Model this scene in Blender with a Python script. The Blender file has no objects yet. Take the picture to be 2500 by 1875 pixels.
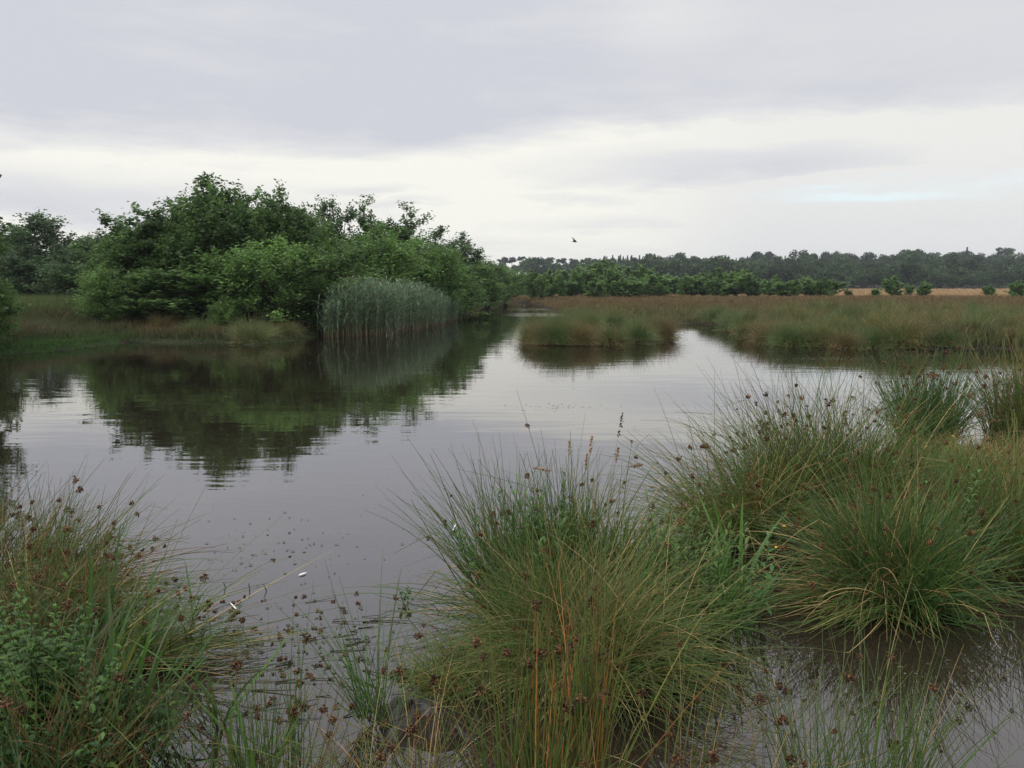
import bpy, math, random
import numpy as np
from mathutils import Vector, Matrix, Euler

SC = bpy.context.scene
COL = SC.collection
R = math.radians
rng = np.random.default_rng(11)
random.seed(5)

# ------------------------------------------------------------------ camera
CAM_H, FPX, HORIZ = 1.8, 2095.0, 694.0
PITCH = math.atan((937.5 - HORIZ) / FPX)
S = 2500 / 2212
cd = bpy.data.cameras.new('camera')
cam = bpy.data.objects.new('camera', cd)
COL.objects.link(cam)
cam.location = (0, 0, CAM_H)
cam.rotation_euler = (math.pi / 2 - PITCH, 0, 0)
cd.sensor_width = 36
cd.lens = 36 * FPX / 2500
cd.clip_start, cd.clip_end = 0.05, 6000
SC.camera = cam


def ray(dx, dy):
    u, v = (dx * S - 1250) / FPX, (937.5 - dy * S) / FPX
    return np.array([u, math.cos(PITCH) + v * math.sin(PITCH), -math.sin(PITCH) + v * math.cos(PITCH)])


def W(dx, dy, z=0.0):                     # where a line of sight meets the level z
    d = ray(dx, dy)
    k = (z - CAM_H) / d[2]
    return np.array([0, 0, CAM_H]) + d * k


def D(dx, dy, Y):                         # the point of a line of sight at distance Y
    d = ray(dx, dy)
    return np.array([0, 0, CAM_H]) + d * (Y / d[1])


# ------------------------------------------------------------------ objects
def tag(o, label=None, cat=None, group=None, kind=None):
    if label: o['label'] = label
    if cat: o['category'] = cat
    if group: o['group'] = group
    if kind: o['kind'] = kind
    return o


def empty(name, loc, rz=0.0, scale=1.0):
    o = bpy.data.objects.new(name, None)
    o.empty_display_size = 0.1
    COL.objects.link(o)
    o.location = loc
    o.rotation_euler = (0, 0, rz)
    o.scale = (scale,) * 3 if not hasattr(scale, '__len__') else scale
    return o


def obj(name, me, parent=None, loc=None):
    o = bpy.data.objects.new(name, me)
    COL.objects.link(o)
    if parent is not None: o.parent = parent
    if loc is not None: o.location = loc
    return o


def mesh(name, V, F, C=None, mat=None, smooth=False):
    V = np.asarray(V, dtype=np.float32).reshape(-1, 3)
    F = np.asarray(F, dtype=np.int32)
    m, k = F.shape
    me = bpy.data.meshes.new(name)
    me.vertices.add(len(V)); me.vertices.foreach_set('co', V.ravel())
    me.loops.add(m * k); me.loops.foreach_set('vertex_index', F.ravel())
    me.polygons.add(m); me.polygons.foreach_set('loop_start', np.arange(0, m * k, k, dtype=np.int32))
    if smooth: me.polygons.foreach_set('use_smooth', np.ones(m, dtype=bool))
    me.update(calc_edges=True)
    if C is not None:
        at = me.color_attributes.new('tint', 'FLOAT_COLOR', 'POINT')
        c4 = np.ones((len(V), 4), dtype=np.float32)
        c4[:, :3] = np.asarray(C, dtype=np.float32).reshape(-1, 3)
        at.data.foreach_set('color', c4.ravel())
    if mat: me.materials.append(mat)
    return me


class Geo:
    """collects quads with a colour per vertex"""
    def __init__(self): self.V, self.F, self.C, self.n = [], [], [], 0
    def add(self, V, F, C):
        V = np.asarray(V, float).reshape(-1, 3); C = np.asarray(C, float)
        if C.ndim == 1: C = np.tile(C, (len(V), 1))
        self.V.append(V); self.F.append(np.asarray(F, int) + self.n); self.C.append(C.reshape(-1, 3)); self.n += len(V)
    def mesh(self, name, mat, smooth=False):
        return mesh(name, np.concatenate(self.V), np.concatenate(self.F), np.concatenate(self.C), mat, smooth)


# ------------------------------------------------------------------ materials
def nodes(name):
    m = bpy.data.materials.new(name); m.use_nodes = True
    nt = m.node_tree; nt.nodes.clear()
    return m, nt, nt.nodes.new('ShaderNodeOutputMaterial')


def leaf_mat(name, rough=0.55, trans=0.3, spec=0.35, vary=0.25, gain=1.0):
    """leaf or stem: its own tint, a little change from plant to plant, some light through it"""
    m, nt, out = nodes(name)
    a = nt.nodes.new('ShaderNodeAttribute'); a.attribute_name = 'tint'
    oi = nt.nodes.new('ShaderNodeObjectInfo')
    mr = nt.nodes.new('ShaderNodeMapRange'); mr.inputs[3].default_value = (1 - vary) * gain; mr.inputs[4].default_value = (1 + vary) * gain
    nt.links.new(oi.outputs['Random'], mr.inputs[0])
    mx = nt.nodes.new('ShaderNodeVectorMath'); mx.operation = 'SCALE'
    nt.links.new(a.outputs['Color'], mx.inputs[0]); nt.links.new(mr.outputs[0], mx.inputs['Scale'])
    p = nt.nodes.new('ShaderNodeBsdfPrincipled')
    p.inputs['Roughness'].default_value = rough
    p.inputs['Specular IOR Level'].default_value = spec
    nt.links.new(mx.outputs[0], p.inputs['Base Color'])
    if trans > 0:
        t = nt.nodes.new('ShaderNodeBsdfTranslucent'); nt.links.new(mx.outputs[0], t.inputs['Color'])
        ms = nt.nodes.new('ShaderNodeMixShader'); ms.inputs[0].default_value = trans
        nt.links.new(p.outputs[0], ms.inputs[1]); nt.links.new(t.outputs[0], ms.inputs[2])
        nt.links.new(ms.outputs[0], out.inputs[0])
    else:
        nt.links.new(p.outputs[0], out.inputs[0])
    return m


M_RUSH = leaf_mat('rush_stem', 0.45, 0.18, 0.4, 0.12, 2.15)
M_LEAF = leaf_mat('leaf', 0.5, 0.42, 0.35, 0.14, 2.75)
M_HERB = leaf_mat('herb_leaf', 0.45, 0.35, 0.4, 0.1, 1.5)
M_FAR = leaf_mat('far_leaf', 0.8, 0.25, 0.1, 0.35, 1.5)
M_BARK = leaf_mat('bark', 0.85, 0.0, 0.2, 0.15)
M_SEED = leaf_mat('seed', 0.7, 0.0, 0.2, 0.3)
M_GRASS = leaf_mat('grass_blade', 0.6, 0.25, 0.25, 0.0, 1.6)


def soil_mat():
    m, nt, out = nodes('wet_soil')
    tc = nt.nodes.new('ShaderNodeTexCoord')
    n = nt.nodes.new('ShaderNodeTexNoise'); n.inputs['Scale'].default_value = 1.3; n.inputs['Detail'].default_value = 9
    n2 = nt.nodes.new('ShaderNodeTexNoise'); n2.inputs['Scale'].default_value = 22; n2.inputs['Detail'].default_value = 6
    nt.links.new(tc.outputs['Object'], n.inputs['Vector']); nt.links.new(tc.outputs['Object'], n2.inputs['Vector'])
    cr = nt.nodes.new('ShaderNodeValToRGB')
    cr.color_ramp.elements[0].position = 0.35; cr.color_ramp.elements[0].color = (0.014, 0.011, 0.008, 1)
    cr.color_ramp.elements[1].position = 0.7; cr.color_ramp.elements[1].color = (0.05, 0.042, 0.026, 1)
    nt.links.new(n.outputs[0], cr.inputs[0])
    p = nt.nodes.new('ShaderNodeBsdfPrincipled'); p.inputs['Roughness'].default_value = 0.9; p.inputs['Specular IOR Level'].default_value = 0.12
    b = nt.nodes.new('ShaderNodeBump'); b.inputs['Distance'].default_value = 0.05; b.inputs['Strength'].default_value = 0.8
    nt.links.new(n2.outputs[0], b.inputs['Height']); nt.links.new(b.outputs[0], p.inputs['Normal'])
    nt.links.new(cr.outputs[0], p.inputs['Base Color']); nt.links.new(p.outputs[0], out.inputs[0])
    return m


def water_mat():
    m, nt, out = nodes('peaty_water')
    N, L = nt.nodes, nt.links
    tc = N.new('ShaderNodeTexCoord')
    def noise(sx, sy, rot, detail, rough=0.55):
        mp = N.new('ShaderNodeMapping'); mp.inputs['Scale'].default_value = (sx, sy, 1); mp.inputs['Rotation'].default_value = (0, 0, R(rot))
        t = N.new('ShaderNodeTexNoise'); t.inputs['Scale'].default_value = 1; t.inputs['Detail'].default_value = detail; t.inputs['Roughness'].default_value = rough
        L.new(tc.outputs['Object'], mp.inputs[0]); L.new(mp.outputs[0], t.inputs['Vector'])
        return t.outputs[0]
    def math_(op, a, b):
        n = N.new('ShaderNodeMath'); n.operation = op
        for i, v in enumerate((a, b)):
            if hasattr(v, 'links'): L.new(v, n.inputs[i])
            else: n.inputs[i].default_value = v
        return n.outputs[0]
    swell = noise(0.55, 1.9, 6, 2)
    ripple = noise(1.6, 6.0, -5, 3)
    patch = noise(0.05, 0.16, 10, 2)
    mr = N.new('ShaderNodeMapRange'); mr.inputs[1].default_value = 0.42; mr.inputs[2].default_value = 0.66
    mr.inputs[3].default_value = 0.25; mr.inputs[4].default_value = 1.0
    L.new(patch, mr.inputs[0])
    sx = N.new('ShaderNodeSeparateXYZ'); L.new(tc.outputs['Object'], sx.inputs[0])
    far = N.new('ShaderNodeMapRange'); far.inputs[1].default_value = 43; far.inputs[2].default_value = 50; far.inputs[3].default_value = 1; far.inputs[4].default_value = 7
    L.new(math_('ADD', sx.outputs[1], math_('MULTIPLY', math_('SUBTRACT', patch, 0.5), 30.0)), far.inputs[0])
    ripple = math_('MULTIPLY', ripple, far.outputs[0])
    h = math_('ADD', math_('MULTIPLY', swell, 0.0036), math_('MULTIPLY', math_('MULTIPLY', ripple, mr.outputs[0]), 0.0021))
    b = N.new('ShaderNodeBump'); b.inputs['Strength'].default_value = 1; b.inputs['Distance'].default_value = 1
    L.new(h, b.inputs['Height'])
    dif = N.new('ShaderNodeBsdfDiffuse')
    sed = noise(0.5, 0.5, 0, 6)
    cr = N.new('ShaderNodeValToRGB')
    cr.color_ramp.elements[0].position = 0.3; cr.color_ramp.elements[0].color = (0.022, 0.016, 0.011, 1)
    cr.color_ramp.elements[1].position = 0.75; cr.color_ramp.elements[1].color = (0.030, 0.022, 0.016, 1)
    L.new(sed, cr.inputs[0]); L.new(cr.outputs[0], dif.inputs['Color'])
    gl = N.new('ShaderNodeBsdfGlossy'); gl.inputs['Roughness'].default_value = 0.0
    L.new(b.outputs[0], gl.inputs['Normal'])
    lw = N.new('ShaderNodeLayerWeight'); lw.inputs['Blend'].default_value = 0.5
    L.new(b.outputs[0], lw.inputs['Normal'])
    refl = math_('ADD', math_('MULTIPLY', math_('POWER', lw.outputs['Facing'], 2.7), 0.97), 0.02)
    ms = N.new('ShaderNodeMixShader')
    L.new(refl, ms.inputs[0]); L.new(dif.outputs[0], ms.inputs[1]); L.new(gl.outputs[0], ms.inputs[2])
    L.new(ms.outputs[0], out.inputs[0])
    return m


M_SOIL, M_WATER = soil_mat(), water_mat()


def plain_mat(name, rgb, rough=0.6, noise=0.3, scale=30):
    m, nt, out = nodes(name)
    tc = nt.nodes.new('ShaderNodeTexCoord')
    n = nt.nodes.new('ShaderNodeTexNoise'); n.inputs['Scale'].default_value = scale; n.inputs['Detail'].default_value = 4
    nt.links.new(tc.outputs['Object'], n.inputs['Vector'])
    cr = nt.nodes.new('ShaderNodeValToRGB')
    cr.color_ramp.elements[0].color = tuple(c * (1 - noise) for c in rgb) + (1,)
    cr.color_ramp.elements[1].color = tuple(min(1, c * (1 + noise)) for c in rgb) + (1,)
    nt.links.new(n.outputs[0], cr.inputs[0])
    p = nt.nodes.new('ShaderNodeBsdfPrincipled'); p.inputs['Roughness'].default_value = rough
    nt.links.new(cr.outputs[0], p.inputs['Base Color']); nt.links.new(p.outputs[0], out.inputs[0])
    return m


M_PETAL = plain_mat('yellow_petal', (0.75, 0.52, 0.02), 0.4, 0.15)
M_FEATHER = plain_mat('white_feather', (0.72, 0.72, 0.7), 0.7, 0.1)
M_BIRD = plain_mat('bird_plumage', (0.12, 0.11, 0.10), 0.7, 0.7, 6)
M_MUD = plain_mat('black_peat', (0.012, 0.009, 0.007), 0.45, 0.5, 25)

# ------------------------------------------------------------------ sky and light
SC.view_settings.view_transform = 'Standard'; SC.view_settings.look = 'None'
SC.view_settings.exposure = 0.16; SC.view_settings.gamma = 1; SC.view_settings.use_curve_mapping = False
SC.cycles.use_denoising = True; SC.cycles.denoising_prefilter = 'NONE'
SC.cycles.volume_bounces = 0
wd = bpy.data.worlds.new('World'); SC.world = wd; wd.use_nodes = True
SUN_EL, SUN_AZ = R(48), R(-115)


def build_sky():
    nt = wd.node_tree; nt.nodes.clear(); N, L = nt.nodes, nt.links
    out = N.new('ShaderNodeOutputWorld'); bg = N.new('ShaderNodeBackground'); bg.inputs[1].default_value = 0.1
    L.new(bg.outputs[0], out.inputs[0])
    sky = N.new('ShaderNodeTexSky'); sky.sky_type = 'NISHITA'; sky.sun_disc = False
    sky.sun_elevation = SUN_EL; sky.sun_rotation = SUN_AZ; sky.dust_density = 2.0
    tc = N.new('ShaderNodeTexCoord'); sp = N.new('ShaderNodeSeparateXYZ'); L.new(tc.outputs['Generated'], sp.inputs[0])
    def m(op, *a, clamp=False):
        n = N.new('ShaderNodeMath'); n.operation = op; n.use_clamp = clamp
        for i, v in enumerate(a):
            if hasattr(v, 'links'): L.new(v, n.inputs[i])
            else: n.inputs[i].default_value = v
        return n.outputs[0]
    def sstep(v, lo, hi, a=0.0, b=1.0):
        n = N.new('ShaderNodeMapRange'); n.interpolation_type = 'SMOOTHSTEP'
        L.new(v, n.inputs[0])
        for i, q in enumerate((lo, hi, a, b)):
            if hasattr(q, 'links'): L.new(q, n.inputs[i + 1])
            else: n.inputs[i + 1].default_value = q
        return n.outputs[0]
    az = m('ARCTAN2', sp.outputs[0], sp.outputs[1]); el = m('ARCSINE', sp.outputs[2])
    def noise(sa, se, detail, off, rough=0.5, dist=0.0):
        cb = N.new('ShaderNodeCombineXYZ')
        L.new(m('MULTIPLY', az, sa), cb.inputs[0]); L.new(m('MULTIPLY', el, se), cb.inputs[1]); cb.inputs[2].default_value = off
        t = N.new('ShaderNodeTexNoise'); t.inputs['Scale'].default_value = 1; t.inputs['Detail'].default_value = detail
        t.inputs['Roughness'].default_value = rough; t.inputs['Distortion'].default_value = dist
        L.new(cb.outputs[0], t.inputs['Vector']); return t.outputs[0]
    big, mid, fine = noise(2.2, 7, 4, 1.7), noise(5, 26, 5, 4.2, 0.55, 0.4), noise(14, 70, 5, 8.1, 0.6, 0.3)
    soft = noise(3.0, 6.0, 3, 12.4)
    wob = m('ADD', m('MULTIPLY', m('SUBTRACT', mid, 0.5), 0.05), m('MULTIPLY', m('SUBTRACT', fine, 0.5), 0.012))
    e = m('ADD', el, wob)
    def blob(a0, e0, ra, re, amt):
        da = m('DIVIDE', m('SUBTRACT', az, a0), ra); de = m('DIVIDE', m('SUBTRACT', e, e0), re)
        r2 = m('ADD', m('MULTIPLY', da, da), m('MULTIPLY', de, de))
        return m('MULTIPLY', m('POWER', 2.718, m('MULTIPLY', r2, -1.0)), amt)
    edge = sstep(az, -0.13, 0.08, 0.128, 0.152)
    deck = sstep(e, m('SUBTRACT', edge, 0.012), m('ADD', edge, 0.055))
    deck = m('MULTIPLY', deck, sstep(az, -0.15, 0.35, 1.0, 0.8))
    g = deck
    for b in ((-0.62, 0.085, 0.33, 0.022, 0.85), (0.26, 0.128, 0.20, 0.026, 0.72), (0.07, 0.092, 0.09, 0.008, 0.4), (0.12, 0.07, 0.12, 0.010, 0.35),
              (0.45, 0.055, 0.16, 0.02, 0.5), (-0.17, 0.10, 0.07, 0.006, 0.45), (-0.13, 0.088, 0.06, 0.004, 0.4), (0.32, 0.03, 0.4, 0.02, 0.35),
              (-0.05, 0.045, 0.3, 0.012, 0.25)):
        g = m('MAXIMUM', g, blob(*b))
    g = m('SUBTRACT', g, blob(0.185, 0.285, 0.07, 0.03, 0.4))
    g = m('SUBTRACT', g, blob(0.33, 0.165, 0.25, 0.012, 0.25))
    g = m('SUBTRACT', g, blob(0.37, 0.111, 0.09, 0.006, 0.5))
    g = m('ADD', g, m('MULTIPLY', m('SUBTRACT', big, 0.5), 0.75))
    g = m('ADD', g, m('ADD', m('MULTIPLY', m('SUBTRACT', mid, 0.5), 0.62), m('MULTIPLY', m('SUBTRACT', fine, 0.5), 0.34)), clamp=True)
    cr = N.new('ShaderNodeValToRGB'); c = cr.color_ramp
    c.elements[0].position = 0.0; c.elements[0].color = (0.86, 0.85, 0.79, 1)
    c.elements[1].position = 1.0; c.elements[1].color = (0.575, 0.587, 0.645, 1)
    q = c.elements.new(0.45); q.color = (0.70, 0.705, 0.71, 1)
    g = m('MAXIMUM', g, m('MULTIPLY', sstep(az, 0.08, 0.3), sstep(el, 0.3, 0.0, 0.0, 0.46)))
    L.new(g, cr.inputs[0])
    # a cooler veil high up and a paler one towards the east
    mixc = N.new('ShaderNodeMix'); mixc.data_type = 'RGBA'
    L.new(m('MULTIPLY', sstep(az, 0.0, 0.55), sstep(el, 0.12, 0.3), clamp=True), mixc.inputs[0])
    L.new(cr.outputs[0], mixc.inputs[6]); mixc.inputs[7].default_value = (0.635, 0.64, 0.67, 1)
    # gap through which the blue shows
    gap = m('MAXIMUM', blob(0.39, 0.097, 0.09, 0.006, 0.5), blob(0.52, 0.105, 0.12, 0.006, 0.2))
    cl = N.new('ShaderNodeVectorMath'); cl.operation = 'SCALE'; 
    L.new(m('ADD', 10.0, m('ADD', m('MULTIPLY', sstep(el, 0.27, 0.75), 5.0), m('MULTIPLY', sstep(el, 0.6, 1.5), 9.0))), cl.inputs['Scale'])
    L.new(mixc.outputs[2], cl.inputs[0])
    fin = N.new('ShaderNodeMix'); fin.data_type = 'RGBA'
    L.new(gap, fin.inputs[0]); L.new(cl.outputs[0], fin.inputs[6])
    sk = N.new('ShaderNodeVectorMath'); sk.operation = 'SCALE'; sk.inputs['Scale'].default_value = 2.2
    L.new(sky.outputs[0], sk.inputs[0]); L.new(sk.outputs[0], fin.inputs[7])
    L.new(fin.outputs[2], bg.inputs[0])


build_sky()
sd = bpy.data.lights.new('sun', 'SUN'); sd.energy = 1.5; sd.angle = R(50); sd.color = (1, 0.95, 0.88)
so = bpy.data.objects.new('sun', sd); COL.objects.link(so)
so.location = (-20, -10, 30)
sv = Vector((math.sin(SUN_AZ) * math.cos(SUN_EL), math.cos(SUN_AZ) * math.cos(SUN_EL), math.sin(SUN_EL)))
so.rotation_euler = sv.to_track_quat('Z', 'Y').to_euler()

# ------------------------------------------------------------------ land and water
def wpts(pts): return [tuple(W(x, y)[:2]) for x, y in pts]

RIGHT_SHORE = wpts([(2212, 756), (2140, 754), (2050, 757), (1900, 755), (1730, 750), (1650, 742), (1580, 722), (1562, 704), (1440, 697), (1330, 692), (1240, 685), (1200, 673), (1165, 659), (1116, 651)])
LEFT_SHORE = wpts([(1078, 655), (1040, 668), (1005, 684), (975, 692), (900, 702), (800, 712), (700, 722), (655, 734), (600, 742), (540, 746), (480, 742), (350, 742), (280, 740), (200, 750), (100, 762), (0, 768)])
LAND = np.array([(60, 19), (34, 21)] + RIGHT_SHORE + LEFT_SHORE + [(-20, 20.5), (-45, 17), (-300, 12), (-900, 12), (-900, 1500), (1500, 1500), (1500, 19)])
ISLAND = np.array(wpts([(1118, 742), (1180, 748), (1300, 749), (1410, 742), (1470, 726), (1440, 712), (1330, 703), (1200, 703), (1125, 720)]))
NEAR = np.array([(-9, 6.6), (-5, 6.0), (-3.4, 5.6), (-2.5, 4.7), (-1.75, 3.9), (-1.35, 3.3), (-1.15, 2.7), (-0.6, 2.35), (1.6, 2.2), (4, 1.6), (9, 0.5), (9, -12), (-14, -12), (-14, 5.5)])


def sdist(P, poly):
    """signed distance (positive inside) of points P to a closed polygon"""
    P = np.asarray(P, float)[:, :2]
    a, b = poly, np.roll(poly, -1, axis=0)
    dmin = np.full(len(P), 1e9); inside = np.zeros(len(P), bool)
    for (ax, ay), (bx, by) in zip(a, b):
        ex, ey = bx - ax, by - ay
        t = np.clip(((P[:, 0] - ax) * ex + (P[:, 1] - ay) * ey) / (ex * ex + ey * ey + 1e-12), 0, 1)
        dmin = np.minimum(dmin, np.hypot(P[:, 0] - ax - t * ex, P[:, 1] - ay - t * ey))
        c = (ay > P[:, 1]) != (by > P[:, 1])
        with np.errstate(divide='ignore', invalid='ignore'):
            xi = ax + (P[:, 1] - ay) * ex / (ey if ey else 1e-12)
        inside ^= c & (P[:, 0] < xi)
    return np.where(inside, dmin, -dmin)


def sst(v, a, b):
    t = np.clip((v - a) / (b - a), 0, 1)
    return t * t * (3 - 2 * t)


def wav(x, y, k, s):
    return np.sin(x * k + s) * np.cos(y * k * 1.13 + 1.7 * s) * 0.5 + np.sin((x * 0.7 + y * 1.2) * k * 1.9 + s * 3) * 0.25


MOUNDS = [(0.30, 3.75, 0.42, 0.10), (0.42, 4.6, 0.40, 0.06), (-0.30, 3.3, 0.34, 0.055), (2.1, 5.9, 0.75, 0.08), (2.25, 4.7, 0.40, 0.05), (1.15, 4.5, 0.25, 0.05), (-0.5, 3.8, 0.2, 0.03), (0.1, 3.3, 0.35, 0.06)]


def ground_z(x, y):
    x, y = np.atleast_1d(np.asarray(x, float)), np.atleast_1d(np.asarray(y, float))
    P = np.stack([x, y], 1)
    dl = sdist(P, LAND)
    z = -0.35 + 0.35 * sst(dl, -1.2, 0.0) + 0.12 * sst(dl, 0.0, 0.7) + (0.13 + 0.2 * (x < -1)) * sst(dl, 0.6, 6)
    z += sst(dl, 0, 2) * 0.06 * wav(x, y, 0.5, 1.0)
    di = sdist(P, ISLAND)
    z = np.maximum(z, -0.35 + 0.33 * sst(di, -0.8, 0) + 0.22 * sst(di, 0, 1.4))
    dn = sdist(P, NEAR)
    z = np.maximum(z, -0.35 + 0.33 * sst(dn, -0.5, 0) + 0.12 * sst(dn, 0, 0.5) + 0.18 * sst(dn, 0.5, 2.5))
    near = np.hypot(x, y - 4) < 6
    for mx, my, r, h in MOUNDS:
        q = np.hypot(x - mx, y - my) / r
        z = np.where(near, np.maximum(z, -0.35 + (0.35 + h) * (1 - sst(q, 0.2, 1.35))), z)
    z += np.where(near, 0.015 * wav(x, y, 9, 2.0) + 0.01 * wav(x, y, 23, 4.0), 0)
    # the wooded rise beyond the heath
    az = x / np.maximum(y, 1)
    z += sst(y, 250, 500) * (6.8 + 3.2 * sst(az, 0.1, 0.4))
    return z


def gz(x, y): return float(ground_z(x, y)[0])


def axis(vals):
    out = [vals[0][0]]
    for a, b, st in vals:
        n = max(1, int(round((b - a) / st)))
        out += list(np.linspace(a, b, n + 1)[1:])
    return np.array(out)


def build_ground():
    xs = axis([(-500, -60, 20), (-60, -16, 1.5), (-16, -4, 0.35), (-4, 4, 0.07), (4, 16, 0.35), (16, 60, 1.5), (60, 700, 20)])
    ys = axis([(-12, 1.5, 1.0), (1.5, 7, 0.07), (7, 18, 0.5), (18, 50, 0.35), (50, 110, 1.5), (110, 770, 15)])
    X, Y = np.meshgrid(xs, ys)
    Z = ground_z(X.ravel(), Y.ravel())
    V = np.stack([X.ravel(), Y.ravel(), Z], 1)
    nx, ny = len(xs), len(ys)
    i = (np.arange(ny - 1)[:, None] * nx + np.arange(nx - 1)[None]).ravel()
    F = np.stack([i, i + 1, i + nx + 1, i + nx], 1)
    tag(obj('ground', mesh('ground', V, F, None, M_SOIL, True)), kind='structure')


build_ground()
tag(obj('water', mesh('water', [(-400, -30, 0), (400, -30, 0), (400, 110, 0), (-400, 110, 0)], [(0, 1, 2, 3)], None, M_WATER)), kind='structure')

# ------------------------------------------------------------------ plant geometry
def nrm(v): return v / np.maximum(np.linalg.norm(v, axis=-1, keepdims=True), 1e-9)


def stems(N, L, r_base=0.15, lean=0.5, droop=0.6, bias=(0, 0), K=7, kink=0.09, r=None, zmin=0.012, lean0=0.06, center=(0, 0), sq=0.5, azs=0.5):
    """N curved stems: points (N, K+1, 3)"""
    r = r or rng
    rho = r.random(N) ** sq; ph = r.random(N) * 2 * np.pi
    root = np.stack([center[0] + r_base * rho * np.cos(ph), center[1] + r_base * rho * np.sin(ph), np.zeros(N)], 1)
    az = ph + r.normal(0, azs, N)
    th = lean * rho * r.uniform(0.3, 1.25, N) + np.abs(r.normal(0, lean0, N))
    stray = r.random(N) < 0.16; th = th + stray * r.uniform(0, 0.7, N); az = np.where(stray, r.random(N) * 6.283, az)
    nt_ = max(3, N // 45); tuft = r.integers(0, nt_, N)            # stems grow in tufts, each with a lean of its own
    tph, tr = r.random(nt_) * 2 * np.pi, r_base * r.random(nt_) ** 0.5
    ctr = np.stack([center[0] + tr * np.cos(tph), center[1] + tr * np.sin(tph), np.zeros(nt_)], 1)
    root = np.where((r.random(N) < 0.6)[:, None], ctr[tuft] + np.concatenate([r.normal(0, 0.12 * r_base, (N, 2)), np.zeros((N, 1))], 1), root)
    az = az + r.normal(0, 0.55, nt_)[tuft]; th = np.abs(th + r.normal(0, 0.13, nt_)[tuft]); tl = r.uniform(0.72, 1.15, nt_)[tuft]
    h = np.stack([np.cos(az) * np.sin(th) + bias[0], np.sin(az) * np.sin(th) + bias[1]], 1)
    m = np.linalg.norm(h, axis=1); hd = h / np.maximum(m, 1e-6)[:, None]
    th = np.arcsin(np.clip(m, 0, 0.985))
    Ln = np.clip(r.normal(L, L * 0.2, N) * tl, L * 0.3, L * 1.4)
    dr = droop * r.uniform(0.2, 1.6, N) * (0.3 + th)
    P = np.zeros((N, K + 1, 3)); P[:, 0] = root
    kk = np.where(r.random(N) < kink, r.integers(2, K, N), 99); ka = r.uniform(0.6, 1.7, N)
    side = r.normal(0, 0.13, (N, 2))
    for k in range(K):
        t = (k + 0.5) / K
        a = np.minimum(th + dr * t ** 1.4 + np.where(k >= kk, ka, 0), 2.7)
        step = (Ln / K)[:, None]
        d = np.concatenate([hd * np.sin(a)[:, None] + side * t, np.cos(a)[:, None]], 1)
        P[:, k + 1] = P[:, k] + nrm(d) * step
        P[:, k + 1, 2] = np.maximum(P[:, k + 1, 2], zmin + r.random(N) * 0.012)
    return P


def tubes(g, P, rad, C, sides=3, taper=0.72):
    """round stems along P (N, K+1, 3); rad scalar or (N,); C (N, K+1, 3)"""
    N, K1, _ = P.shape
    T = np.gradient(P, axis=1); T = nrm(T)
    ref = np.tile(np.array([0.31, 0.73, 0.2]), (N, 1))[:, None]
    u = nrm(np.cross(T, ref)); v = np.cross(T, u)
    t = np.linspace(0, 1, K1)
    rr = np.asarray(rad, float).reshape(-1, 1) * (1 - taper * t ** 1.5)[None]
    an = np.arange(sides) / sides * 2 * np.pi
    V = P[:, :, None] + rr[..., None, None] * (u[:, :, None] * np.cos(an)[None, None, :, None] + v[:, :, None] * np.sin(an)[None, None, :, None])
    idx = np.arange(N * K1 * sides).reshape(N, K1, sides)
    a, b = idx[:, :-1], idx[:, 1:]
    F = np.stack([a, np.roll(a, -1, 2), np.roll(b, -1, 2), b], -1).reshape(-1, 4)
    g.add(V, F, np.repeat(np.broadcast_to(C, (N, K1, 3)), sides, axis=1).reshape(-1, 3))


def blades(g, P, width, C, fold=0.35):
    """folded grass blades along P: a keel and two halves"""
    N, K1, _ = P.shape
    T = nrm(np.gradient(P, axis=1))
    up = np.tile(np.array([0.05, 0.02, 1.0]), (N, K1, 1))
    s = np.cross(T, up); bad = np.linalg.norm(s, axis=-1, keepdims=True) < 0.15
    rnd = rng.normal(0, 1, (N, 1, 3)); s = nrm(np.where(bad, np.cross(T, np.broadcast_to(rnd, T.shape)), s)); n = np.cross(s, T)
    t = np.linspace(0, 1, K1)
    w = np.asarray(width, float).reshape(-1, 1) * (np.sin(np.clip(t * 0.93 + 0.07, 0, 1) * np.pi) ** 0.6 * (1 - 0.35 * t))[None]
    Lf = P - s * w[..., None] + n * (w * fold)[..., None]; Rt = P + s * w[..., None] + n * (w * fold)[..., None]
    V = np.stack([Lf, P, Rt], 2)
    idx = np.arange(N * K1 * 3).reshape(N, K1, 3)
    a, b = idx[:, :-1], idx[:, 1:]
    F = np.concatenate([np.stack([a[..., i], a[..., i + 1], b[..., i + 1], b[..., i]], -1).reshape(-1, 4) for i in (0, 1)])
    g.add(V, F, np.repeat(np.broadcast_to(C, (N, K1, 3)), 3, axis=1).reshape(-1, 3))


def stem_cols(N, K1, pal, w, base=(0.045, 0.034, 0.017), tip=(0.11, 0.07, 0.03), tipa=0.5, basea=0.5, r=None, jit=0.22):  # base: brown stem foot, darkened further to put shade between stems into the colour
    r = r or rng
    pal = np.array(pal); i = r.choice(len(pal), N, p=np.array(w) / sum(w))
    c = pal[i] * r.uniform(1 - jit, 1 + jit, (N, 1))
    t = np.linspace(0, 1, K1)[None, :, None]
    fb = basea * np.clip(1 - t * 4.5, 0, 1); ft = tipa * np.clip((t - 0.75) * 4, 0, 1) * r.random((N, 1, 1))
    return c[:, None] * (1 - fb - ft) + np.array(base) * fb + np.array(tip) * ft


GREEN = (0.046, 0.089, 0.018); DEEP = (0.027, 0.057, 0.015); OLIVE = (0.068, 0.086, 0.022); STRAW = (0.26, 0.19, 0.085)
BLUEG = (0.038, 0.074, 0.028); BROWN = (0.105, 0.058, 0.024); YEL = (0.13, 0.125, 0.025); RED = (0.13, 0.058, 0.024)


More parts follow.
